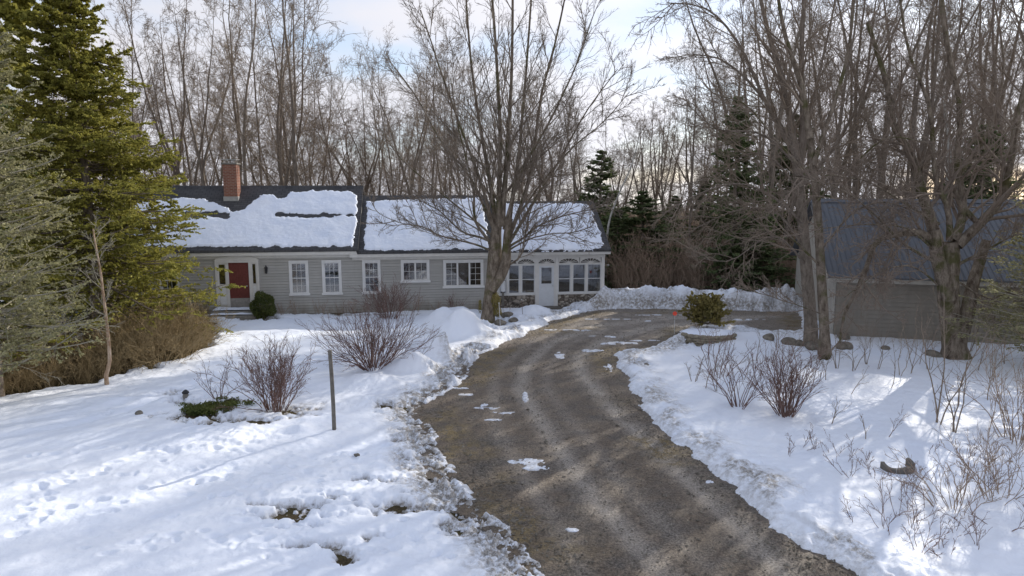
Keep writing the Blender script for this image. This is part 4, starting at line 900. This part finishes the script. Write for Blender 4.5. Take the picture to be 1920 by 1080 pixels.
u0, u1 = 4.74, 5.27; MB().add([(u0, .14, 1.2), (u1, .14, 1.2), (u1, .14, 2.3), (u0, .14, 2.3)], [(0, 1, 2, 3)]).build('curtain', mat['redcurt'], f3)
MB().lathe([(.0, 0), (.22, .02), (.26, .15), (.18, .3), (.05, .36)], (4.42, .22, 1.17), 14).build('table_lamp_shade', mat['curtain'], f3)
# front entrance
en = MB(); a, b_, z0, z1 = door_L
en.box(a, a + .10, -.10, .03, z0, 2.42); en.box(b_ - .10, b_, -.10, .03, z0, 2.42); en.box(-5.66, -5.55, -.09, .03, z0, 2.42); en.box(-4.68, -4.57, -.09, .03, z0, 2.42)
en.box(a, b_, -.11, .03, 2.421, 2.52)
en.box(a + .10, -5.66, -.05, .02, z0, 1.45); en.box(-4.57, b_ - .10, -.05, .02, z0, 1.45); en.box(a + .1, -5.66, -.05, .02, 2.34, 2.42); en.box(-4.57, b_ - .1, -.05, .02, 2.34, 2.42)
arc = [(a - .04, 2.521)] + [(a - .04 + (b_ - a + .08) * k / 16, 2.521 + .21 * min(1, math.sin(math.pi * k / 16) ** .45)) for k in range(0, 17)] + [(b_ + .04, 2.521)]
arc = [arc[0]] + arc[2:-2] + [arc[-1]]
en.prism(arc, -.12, .02); ent = en.build('door_surround', mat['cream'], house)
for k in (0, 1):
    x0, x1 = ((a + .10, -5.66), (-4.57, b_ - .10))[k]
    MB().box(x0 + .05, x1 - .05, -.03, .01, 1.5, 2.33).build('sidelight', mat['glass'], house)
    b = MB(); b.box(x0, x0 + .05, -.05, .02, 1.45, 2.34); b.box(x1 - .05, x1, -.05, .02, 1.45, 2.34); b.build('sidelight_frame', mat['cream'], house)
    b = MB(); b.box(x0 + .05, x1 - .05, -.065, -.05, .50, 1.36); b.build('sidelight_panel', mat['trim'], house)
dr = MB().box(-5.55, -4.68, -.04, .01, .80, 2.42); dr = dr.build('front_door', mat['red'], house)
for x0 in (-5.48, -5.08):
    for c, d in ((.95, 1.5), (1.62, 2.3)): MB().box(x0, x0 + .30, -.052, -.041, c, d).build('door_panel', mat['red'], dr, .008)
MB().box(-5.55, -4.68, -.05, .01, .38, .797).build('kick_plate', mat['kick'], dr)
MB().lathe([(.0, -.03), (.03, -.02), (.035, 0), (.02, .03)], (-4.79, -.07, 1.35), 10).build('door_knob', mat['metal'], dr)
lm = MB(); lm.box(-3.95, -3.87, -.05, -.03, 2.0, 2.2); lm.lathe([(.02, -.02), (.05, 0), (.06, .22), (.085, .23), (.03, .31), (.01, .36)], (-3.91, -.13, 1.93), 6); lm.build('wall_lantern', mat['black'], house)
# porch: posts, sun-burst transoms, storm windows, stone knee wall
po = MB(); PZ0, PZ1 = .72, 2.12
posts = [(6.60, 6.72), (8.43, 8.56), (9.42, 9.55), (11.68, 11.84)]
for x0, x1 in posts: po.box(x0, x1, -.02, .16, (.05 if 8 < x0 < 10 else PZ0 - .0), 2.43)
for x in (7.10, 7.73, 10.22, 10.95): po.box(x - .045, x + .045, -.01, .12, PZ0, PZ1)
po.box(UR, UE, -.03, .18, 2.43, 2.60)
for x0, x1 in ((UR, 8.43), (9.55, 11.68)): po.box(x0, x1, -.012, .14, 2.121, 2.17); po.box(x0, x1, -.06, .16, .655, .719)
po.box(8.56, 9.42, -.012, .14, 2.12, 2.17)
po.build('porch_frame', mat['trim'], house)
def fan(u0, u1, z0, z1):
    n = 24; cx_ = (u0 + u1) / 2; rx = (u1 - u0) / 2; rz = z1 - z0; m_ = MB()
    # spandrels around the half ellipse
    for s in (-1, 1):
        pts = [(cx_ + s * rx * math.cos(t), z0 + rz * .92 * math.sin(t)) for t in np.linspace(0, math.pi / 2, 12)]
        m_.prism(pts + [(cx_, z1 + .03), (cx_ + s * (rx + .03), z1 + .03), (cx_ + s * (rx + .03), z0)], .01, .10)
    for k in range(1, 8):
        t = math.pi * k / 8; dx, dz = rx * math.cos(t), rz * .92 * math.sin(t); l = math.hypot(dx, dz); nx, nz = -dz / l * .011, dx / l * .011
        m_.prism([(cx_ + nx, z0 + nz), (cx_ + dx + nx, z0 + dz + nz), (cx_ + dx - nx, z0 + dz - nz), (cx_ - nx, z0 - nz)], .03, .07)
    pts = [(cx_ + rx * .16 * math.cos(t), z0 + rz * .35 * math.sin(t)) for t in np.linspace(0, math.pi, 9)]; m_.prism(pts, .02, .08)
    f_ = m_.build('fan_transom', mat['trim'], house); MB().box(u0, u1, .085, .09, z0, z1).build('pane', mat['dark'], f_)  # opaque backing, no glass: the porch's inner shade is put into its dark colour
for u0, u1 in ((6.75, 7.54), (7.60, 8.40), (8.60, 9.38), (9.60, 10.56), (10.66, 11.62)): fan(u0, u1, 2.17, 2.40)
for u0, u1 in ((6.72, 7.055), (7.145, 7.685), (7.775, 8.43), (9.55, 10.175), (10.265, 10.905), (10.995, 11.68)):
    s = MB(); y = .05
    s.box(u0, u0 + .045, y - .03, y + .03, PZ0, PZ1); s.box(u1 - .045, u1, y - .03, y + .03, PZ0, PZ1)
    for c, d in ((PZ0, PZ0 + .05), (1.385, 1.42), (PZ1 - .05, PZ1)): s.box(u0 + .045, u1 - .045, y - .029, y + .029, c, d)
    w_ = s.build('porch_window', mat['white_pl'], house); MB().box(u0 + .045, u1 - .045, y - .004, y + .002, PZ0 + .05, PZ1 - .05).build('pane', mat['glass'], w_)
# porch storm door with a scalloped light
b = MB(); b.box(8.56, 8.63, .0, .10, .08, 2.12); b.box(9.35, 9.42, .0, .10, .08, 2.12); b.box(8.63, 9.35, .0, .10, 2.05, 2.12); b.build('door_frame', mat['trim'], house)
d_ = MB(); d_.box(8.63, 9.35, .02, .07, .10, 1.16); d_.box(8.63, 8.72, .02, .07, 1.16, 2.05); d_.box(9.26, 9.35, .02, .07, 1.16, 2.05); d_.box(8.72, 9.26, .02, .07, 1.98, 2.05)
for k in range(9): x = 8.72 + .06 * k + .03; d_.lathe([(.026, 0), (.026, .01)], (x, .045, 1.96), 8); 
for k in range(9):
    x = 8.75 + .06 * k; d_.prism([(x - .03, 1.161), (x + .03, 1.161), (x, 1.20)], .021, .069); d_.prism([(x - .03, 1.979), (x, 1.94), (x + .03, 1.979)], .021, .069)
for k in range(13):
    zc = 1.19 + .06 * k; d_.prism([(8.721, zc - .03), (8.76, zc), (8.721, zc + .03)], .021, .069); d_.prism([(9.259, zc - .03), (9.259, zc + .03), (9.22, zc)], .021, .069)
pd = d_.build('porch_door', mat['pdoor'], house); MB().box(8.72, 9.26, .042, .048, 1.16, 1.98).build('pane', mat['glass'], pd)
b = MB(); b.add([(8.70, .012, .25), (9.28, .012, 1.05), (9.28, .019, 1.05), (8.70, .019, .25)], [(0, 1, 2, 3)]); MB().box(9.29, 9.31, -.02, .02, 1.05, 1.13).build('handle', mat['metal'], pd)
# stone knee walls
def stonewall(u0, u1, z1, name, parent):
    nx = int((u1 - u0) / .02); nz = int((z1 + .15) / .02); xs = np.linspace(u0, u1, nx); zs = np.linspace(-.15, z1, nz); X, Z = np.meshgrid(xs, zs)
    rng = np.random.default_rng(int(u0 * 10)); n = int((u1 - u0) * (z1 + .15) / .020); sx = rng.uniform(u0, u1, n); sz = rng.uniform(-.15, z1, n)
    D = (X[..., None] - sx) ** 2 + ((Z[..., None] - sz) * 1.15) ** 2; D.sort(-1); e = np.sqrt(D[..., 1]) - np.sqrt(D[..., 0])
    yy = -.02 - .07 * np.sqrt(np.clip(e / .09, 0, 1)); edge = (np.minimum(X - u0, u1 - X) < .005); yy = np.where(edge, .1, yy)
    Dn = np.argmin((X[..., None] - sx) ** 2 + ((Z[..., None] - sz) * 1.15) ** 2, -1); tone = rng.random(n)[Dn]; mort = np.clip(1 - e / .035, 0, 1)
    return npmesh(name, np.stack([X.ravel(), yy.ravel(), Z.ravel()], 1), gfaces(*X.shape), parent, mat['field2'], True, {'tone': tone.ravel(), 'mort': mort.ravel()})
m = M('fieldstone_masonry', .85, .2)
c = m.mix(m.attr('tone'), (.15, .12, .098), (.50, .455, .395)); c = m.mix(m.rng(m.noise(22, 5, .7), .4, .7, 0, .45), c, (.13, .11, .09))
m.col(m.mix(m.attr('mort'), c, (.055, .047, .04))); m.bump(m.noise(30, 4), .4, .02); mat['field2'] = m
stonewall(UR + .01, 8.43, .655, 'stone_knee_wall', house); stonewall(9.55, 11.92, .655, 'stone_knee_wall', house)
MB().box(8.40, 9.62, -.55, .02, -.05, .09).build('porch_step', mat['wood'], house)
# porch room
b = MB(); b.box(UR + .02, UE - .12, 2.6, 2.68, .0, 2.6); b.box(UR + .02, UR + .08, .3, 2.6, 0, 2.6); b.box(UR + .1, UE - .12, .3, 2.6, -.02, .04); b.build('porch_room', mat['inner'], house)
b = MB(); b.box(8.4, 9.3, 2.5, 2.59, .05, 2.1); b.box(10.0, 10.9, 2.5, 2.59, 1.0, 2.0); b.build('inner_door', mat['dark'], house)
b = MB(); b.box(7.2, 7.65, .6, 1.05, .75, .8); 
for q in (7.22, 7.6): b.box(q, q + .04, .62, .66, .05, .75); b.box(q, q + .04, 1.0, 1.04, .05, 1.25)
b.box(7.22, 7.64, 1.0, 1.03, .95, 1.25); tag(b.build('porch_chair', mat['black']), 'dark chair back seen through the left porch windows', 'chair')
o = bpy.data.objects['porch_chair']; o.location = (*HP, 0); o.rotation_euler = (0, 0, HA)
b = MB(); 
for x0 in (11.15, 11.45): b.add([(x0, .45, .75), (x0 + .14, .45, .75), (x0 + .14, .45, 2.1), (x0, .45, 2.1)], [(0, 1, 2, 3)])
b.build('porch_curtain', mat['curtain'], house)
MB().lathe([(.0, 0), (.055, .01), (.07, .05), (.055, .09), (0, .10)], (12.02, .05, 1.98), 10).build('corner_lamp', mat['curtain'], house)
# chimney
cx0, cx1, cy0, cy1 = -6.35, -5.72, 2.95, 3.6
ch = MB().box(cx0, cx1, cy0, cy1, 4.9, 6.86); ch = ch.build('chimney', mat['brick'], house)
MB().box(cx0 - .03, cx1 + .03, cy0 - .03, cy1 + .03, 4.95, 5.32).build('flashing', mat['metal'], ch)
MB().box(cx0 - .05, cx1 + .05, cy0 - .05, cy1 + .05, 6.862, 6.94).build('chimney_crown', mat['concrete'], ch)
b = MB(); 
for k in range(8):
    t = k / 7; x = cx0 + .06 + t * (cx1 - cx0 - .12); b.box(x - .008, x + .008, cy0 + .05, cy0 + .066, 6.94, 7.08); b.box(x - .008, x + .008, cy1 - .066, cy1 - .05, 6.94, 7.08)
b.box(cx0 - .02, cx1 + .02, cy0 - .02, cy1 + .02, 7.08, 7.11); b.build('chimney_cap', mat['metal'], ch)
# snow on the roofs
def roof_hit(px, py, ze, sl, y0=-.32):            # spot on the front slope, in house measures
    d = ray(px, py); n = np.array([-sl * hn[0], -sl * hn[1], 1.0]); p0 = np.array([*hxy(0, y0), ze])
    t = (n @ (p0 - np.array([0, 0, CAMZ]))) / (n @ np.array(d)); q = np.array([0, 0, CAMZ]) + np.array(d) * t
    return ((q[0] - HP[0]) * hw[0] + (q[1] - HP[1]) * hw[1], (q[0] - HP[0]) * hn[0] + (q[1] - HP[1]) * hn[1])
def roof_snow(pxs, ze, sl, label, lo_u, hi_u, hi_n, slits=(), th=.05):
    poly = [roof_hit(px, py, ze, sl) for px, py in pxs]
    U, N = np.meshgrid(np.arange(lo_u, hi_u, .035), np.arange(-.34, hi_n, .035)); u, n = U.ravel(), N.ravel()
    d = -sdf(u, n, poly) + (fbm(u, n, 3.6, 5, .68) - .5) * .34; t = th * sstep(0, .06, d) ** .7 * (.8 + .5 * fbm(u, n, 1.2, 3)) + .008 * (fbm(u, n, 8, 3) - .5) - .012
    for pts, w in slits:
        q = [roof_hit(px, py, ze, sl) for px, py in pts]; ds = seg_d(u, n, q) + (fbm(u, n, 4, 4, .6) - .5) * .30; t = t - .34 * sstep(w * 1.3, w * .6, ds) - .02 * sstep(w * 3, w, ds)
    t = np.where(d < 0, -.05, t)
    z = ze + (n + .32) * sl + t / math.cos(math.atan(sl)); V = np.stack([u, n, z], 1); Fc = gfaces(*U.shape); keep = (t[Fc] > -.01).any(1)
    V2, F2, _ = used(V, Fc[keep], {}); o = npmesh('roof_snow', V2, F2, None, mat['rsnow']); o.location = (*HP, 0); o.rotation_euler = (0, 0, HA)
    return tag(o, label, 'snow', kind='stuff')
roof_snow([(250, 380), (345, 372), (385, 374), (400, 380), (428, 391), (436, 398), (458, 392), (474, 378), (488, 368), (505, 364), (516, 368), (518, 374), (534, 373), (545, 361), (580, 358), (655, 358), (668, 368), (671, 380), (664, 462), (500, 463), (250, 462)],
          2.98, slL[1], 'patchy snow sheet on the tall left roof below the chimney', UL - .1, .12, 3.9, [([(350, 402), (372, 403), (390, 401), (425, 404)], .16), ([(522, 402), (560, 404), (598, 404), (622, 404)], .12), ([(622, 403), (668, 404)], .04)])
roof_snow([(688, 379), (760, 374), (898, 372), (905, 380), (912, 420), (917, 466), (690, 471), (682, 468)], 2.84, slM[1], 'smooth snow sheet on the middle roof', .25, 6.45, 3.5)
roof_snow([(940, 382), (1100, 381), (1108, 392), (1133, 458), (1126, 468), (928, 470)], 2.82, slP[1], 'smooth snow sheet on the porch roof', 6.5, 12.0, 3.2)
# front steps with snow
fs = empty('front_steps', (*hxy(-5.25, -.1), 0), HA, 'low snow-covered steps leading to the red front door', 'steps')
for k, (w, d0, d1, zz_) in enumerate([(.95, -.75, 0, .34), (1.05, -1.15, -.75, .20)]):
    MB().box(-w, w, d0, d1, -.1, zz_).build('step', mat['concrete'], fs, .015)
    X, Yv = np.meshgrid(np.linspace(-w + .03, w - .03, 60), np.linspace(d0 + .09, d1 - (.12 if k == 0 else .02), 24)); e = np.minimum(np.minimum(X + w, w - X), np.minimum(Yv - d0 - .05, d1 - Yv + .05))
    Z = zz_ + .09 * np.clip(e / .10, 0, 1) ** .5 * (.7 + .6 * fbm(X, Yv, 2.4, 3)) - .01; npmesh('step_snow', np.stack([X.ravel(), Yv.ravel(), Z.ravel()], 1), gfaces(*X.shape), fs, mat['rsnow'])
# boxwood beside the steps
rb = np.random.default_rng(71)
def leafball(rng, n, r, h, sz):
    d = norm(rng.normal(0, 1, (n, 3))); q = r * (1 - .35 * rng.random(n) ** 2)[:, None] * (1 + .18 * np.sin(d[:, 0:1] * 5 + d[:, 2:3] * 4)); c = d * q; c[:, 2] = np.abs(c[:, 2]) * 0 + (c[:, 2] * h / r) + h
    v = norm(d + rng.normal(0, .7, d.shape)); w = norm(np.cross(v, rng.normal(0, 1, v.shape))); l = sz * rng.uniform(.6, 1.3, n)[:, None]
    V = np.stack([c - w * l * .4, c + v * l, c + w * l * .4, c - v * l * .4], 1).reshape(-1, 3); return V, np.arange(len(V)).reshape(-1, 4)
bxr = empty('boxwood', put(496, 598), 0, 'rounded green boxwood bush right of the front steps', 'bush')
npmesh('foliage', *join([leafball(rb, 6000, .50, .58, .055)]), bxr, mat['box'], False); npmesh('stems', *join(shrub(rb, .9, 1, 14, 4, 0, .012, .6, .1)), bxr, mat['twig'])
# little lidded can on the porch wall
wb = empty('lidded_can', (*hxy(6.86, -.2), 0), HA, 'white lidded can standing beside the porch windows behind the maple', 'can')
MB().lathe([(.105, .0), (.115, .02), (.12, .42), (.11, .44)], (0, 0, .88), 18).build('can_body', mat['white_pl'], wb); MB().lathe([(.13, .0), (.13, .03), (.06, .07), (.02, .08)], (0, 0, 1.322), 18).build('lid', mat['white_pl'], wb)
MB().box(-.04, .04, -.04, .04, -.05, .878).build('stand', mat['wood'], wb)

# ------------------------------------------------------------------ GARAGE
ga = empty('garage', (*GP, 0), GA, 'long low grey garage with a dark blue-grey ribbed metal roof', 'garage')
b = MB(); z = -.1
while z < 2.3: 
    zt = z + .16; g_ = zt - .010; b.add([(.1, -.03, z), (12, -.03, z), (12, -.016, g_), (.1, -.016, g_), (.1, .0, g_), (12, .0, g_), (12, .0, zt), (.1, .0, zt), (.1, -.03, zt), (12, -.03, zt)], [(0, 1, 2, 3), (3, 2, 5, 4), (4, 5, 6, 7), (7, 6, 9, 8)]); z = zt
b.build('front_siding', mat['gside'], ga)
b = MB(); b.prismx([(0, -.1), (0, 2.4), (4, 5.0), (8, 2.4), (8, -.1)], .0, .1)
b.build('gable_wall', mat['taupe'], ga); MB().box(.1, 12, 7.9, 8, -.1, 2.4).build('back_wall', mat['gside'], ga)
MB().box(-.2, 12.1, -.30, -.26, 2.24, 2.43).build('fascia', mat['taupe'], ga); MB().box(-.1, 12.05, -.26, .0, 2.24, 2.28).build('soffit', mat['cream'], ga)
b = MB(); b.prismx([(-.35, 2.46), (4, 5.22), (8.35, 2.46), (8.35, 2.40), (4, 5.12), (-.35, 2.40)], -.28, 12.2); b.build('roof', mat['mroof'], ga)
b = MB(); 
for k in range(62):
    x = -.26 + k * .20; b.prismx([(-.37, 2.462), (4, 5.235), (4, 5.245), (-.37, 2.474)], x, x + .022)
b.build('roof_rib', mat['mroof'], ga)
MB().prismx([(3.8, 5.13), (4, 5.29), (4.2, 5.13)], -.30, 12.22).build('ridge_cap', mat['mroof'], ga)
b = MB(); b.prismx([(-.35, 2.40), (4, 5.12), (4, 4.96), (-.35, 2.24)], -.25, -.21); b.build('rake_board', mat['taupe'], ga)
MB().box(-.03, .08, -.045, -.029, -.1, 2.24).build('corner_board', mat['taupe'], ga)

# ------------------------------------------------------------------ small things
def rock(rng, r, sq=.65):
    import bmesh
    bm = bmesh.new(); bmesh.ops.create_icosphere(bm, subdivisions=3, radius=1); V = np.array([v.co[:] for v in bm.verts]); Fq = np.array([[v.index for v in f.verts] for f in bm.faces]); bm.free()
    k = rng.normal(0, 1, (5, 3)); amp = 1 + sum(.09 * np.sin(V @ k[i] * 2 + i) for i in range(5)); V = V * amp[:, None] * np.array([1, rng.uniform(.7, 1), sq]) * r; return V, Fq
rr_ = np.random.default_rng(81)
for px, py, r, lab in [(1440, 645, .25, 'grey boulder right of the stone planter'), (1477, 650, .28, 'mossy boulder, left one of the close pair before the bare trunks'), (1497, 652, .24, 'mossy boulder, right one of the close pair before the bare trunks'), (1525, 656, .34, 'flat boulder lying between the two bare trunks'),
                       (1582, 658, .30, 'dark boulder right of the slender trunk, lower one'), (1581, 641, .24, 'dark boulder against the garage wall right of the slender trunk'), (1660, 659, .17, 'small low stone half way along the garage wall'), (1752, 672, .3, 'dark stone at the foot of the gnarled tree'),
                       (1267, 632, .16, 'small dark stone at the left end of the planter'), (950, 600, .24, 'mossy stone right of the maple trunk'), (937, 612, .26, 'mossy green stone at the maple foot'), (962, 608, .2, 'brown stone beyond the mossy one at the maple foot'), (1470, 553, .35, 'dark stone on top of the snow bank end'),
                       (1212, 692, .1, 'small dark stone in the snow beside the drive bend'), (670, 864, .06, 'small lone stone in the trodden snow by the drive'), (262, 785, .09, 'small reddish stone in the snow left of the bare patch')]:
    V, Fq = rock(rr_, r); x, y = at(px, py); o = npmesh('boulder', V, Fq, None, mat['stone']); o.location = (x, y, gz(x, y) * (1.0 if r < .3 else .8) + r * .12); o.rotation_euler = (0, 0, rr_.random() * 6); tag(o, lab, 'stone')
# stacked stone planter
pl = at(1333, 652); st = []
for c in range(5):
    for k in range(12):
        a = math.pi * (1.06 + .88 * (k + (c % 2) * .5) / 11); rr = .84 + .02 * c; V, Fq = rock(rr_, .17, .38); V = V * np.array([1.05, .8, 1])
        ca, sa = math.cos(a + 1.57), math.sin(a + 1.57); V = np.stack([V[:, 0] * ca - V[:, 1] * sa, V[:, 0] * sa + V[:, 1] * ca, V[:, 2]], 1)
        st.append((V + np.array([rr * math.cos(a), .62 * rr * math.sin(a), .03 + c * .10]), Fq))
o = npmesh('stone_planter', *join(st), None, mat['tanstone']); o.location = (pl[0], pl[1] + .35, 0); tag(o, 'curved dry-stacked stone planter wall under a cap of snow', 'planter')
n = 50; rg = np.linspace(0, .93, 20); an = np.linspace(0, 2 * np.pi, n); RR, AA = np.meshgrid(rg, an)
X = RR * np.cos(AA) * 1.15; Yv = RR * np.sin(AA) * .72; Z = .40 + .16 * np.sqrt(np.clip(1 - (RR / .93) ** 4, 0, 1)) * (.8 + .5 * fbm(X, Yv, 1.4, 3)) - .12 * (RR > .86)
o = npmesh('planter_snow', np.stack([X.ravel(), Yv.ravel(), Z.ravel()], 1), gfaces(*X.shape), None, mat['rsnow']); o.location = (pl[0], pl[1] + .42, 0); tag(o, 'rounded cap of snow on the stone planter', 'snow', kind='stuff')
# curved concrete edging half buried
x, y = at(1681, 888); V = []; 
ring = MB(); K = 18
for k in range(K):
    a0 = math.pi * (.88 + 1.22 * k / K); a1 = math.pi * (.88 + 1.22 * (k + 1) / K) - .01; q = []
    for a in (a0, a1):
        for rr in (.26, .335): q += [(rr * math.cos(a), rr * .85 * math.sin(a), -.08), (rr * math.cos(a), rr * .85 * math.sin(a), .13 + .02 * math.sin(a * 3))]
    ring.add(q, [(0, 1, 3, 2), (4, 6, 7, 5), (0, 4, 5, 1), (2, 3, 7, 6), (1, 5, 7, 3)])
o = ring.build('garden_edging', mat['wood'], None); o.location = (x, y, gz(x, y) + .02); o.rotation_euler = (.1, -.08, .2); tag(o, 'curved weathered half ring sticking out of the sunlit right bank', 'garden ring')
# yard post
pb = at(627, 812); po_ = empty('yard_post', (*pb, gz(*pb) - .1), 0, 'thin weathered grey post standing alone in the snowy yard', 'post')
P = np.array([[[0, 0, 0], [.0, 0, .7], [-.01, 0, 1.4], [-.03, 0, 2.0]]]); npmesh('post', *tubes(P, np.array([[.048, .047, .046, .045]]), 10), po_, mat['wood'])
MB().lathe([(.050, 0), (.052, .02), (.02, .045)], (-.03, 0, 2.0), 10).build('post_cap', mat['wood'], po_)
# drive markers
sb = at(1264, 628); e = empty('driveway_marker', (*sb, 0), 0, 'thin white rod with a round orange reflector at the planter corner', 'marker')
MB().lathe([(.008, 0), (.006, .80)], (0, 0, 0), 6).build('rod', mat['white_pl'], e); b = MB(); b.prism([(.085 * math.cos(t), .86 + .085 * math.sin(t)) for t in np.linspace(0, 2 * np.pi, 17)[:-1]], -.012, .012); b.build('reflector', mat['orange'], e)
for px, py, h, lab in [(938, 615, 1.0, 'thin pale stake just right of the maple foot'), (980, 598, .7, 'thin rusty stake in the snow before the porch stones')]:
    x, y = at(px, py); e = empty('garden_stake', (x, y, gz(x, y) - .05), 0, lab, 'stake'); P = np.array([[[0, 0, 0], [-.02, 0, h * .5], [-.05, 0, h]]]); npmesh('rod', *tubes(P, np.full((1, 3), .011), 6), e, mat['white_pl' if px < 960 else 'red_twig'])
    MB().lathe([(.0, -.02), (.025, 0), (.02, .03), (0, .04)], (-.05, 0, h), 8).build('tip', mat['white_pl'], e)
# snow-topped garden lantern near the bare patch
x, y = at(349, 752); e = empty('garden_ornament', (x, y, gz(x, y) - .10), .3, 'small snow-dusted garden ornament with a dark cap beside the bare patch', 'ornament')
MB().lathe([(.10, 0), (.11, .05), (.07, .12), (.085, .2), (.06, .28)], (0, 0, 0), 10).build('body', mat['concrete'], e); MB().lathe([(.09, .281), (.095, .31), (.05, .36), (.02, .38)], (0, 0, 0), 10).build('cap', mat['black'], e)
# low evergreen ground cover in the bare patch
rg_ = np.random.default_rng(91); Ns = 5200; pxs = rg_.normal(0, 1, (Ns, 2)); c0 = at(400, 770)
cl_ = rg_.normal(0, 1, (26, 2))[rg_.integers(0, 26, Ns)]; cx_ = c0[0] + cl_[:, 0] * .42 + pxs[:, 0] * .09; cy_ = c0[1] + cl_[:, 1] * .24 + pxs[:, 1] * .07 + cl_[:, 0] * .12; cz_ = rg_.random(Ns) * .14 + .03; c = np.stack([cx_, cy_, cz_], 1)
v = norm(rg_.normal(0, 1, (Ns, 3)) + [0, 0, .6]); w = norm(np.cross(v, rg_.normal(0, 1, (Ns, 3)))); l = rg_.uniform(.03, .07, Ns)[:, None]
V = np.stack([c - w * l * .35, c + v * l, c + w * l * .35, c - v * l * .3], 1).reshape(-1, 3)
tag(npmesh('ground_cover', V, np.arange(len(V)).reshape(-1, 4), None, mat['box'], False), 'dark green creeping evergreen ground cover poking out of the snow', 'ground cover', kind='stuff')
S.cycles.max_bounces = 6; S.cycles.transparent_max_bounces = 8
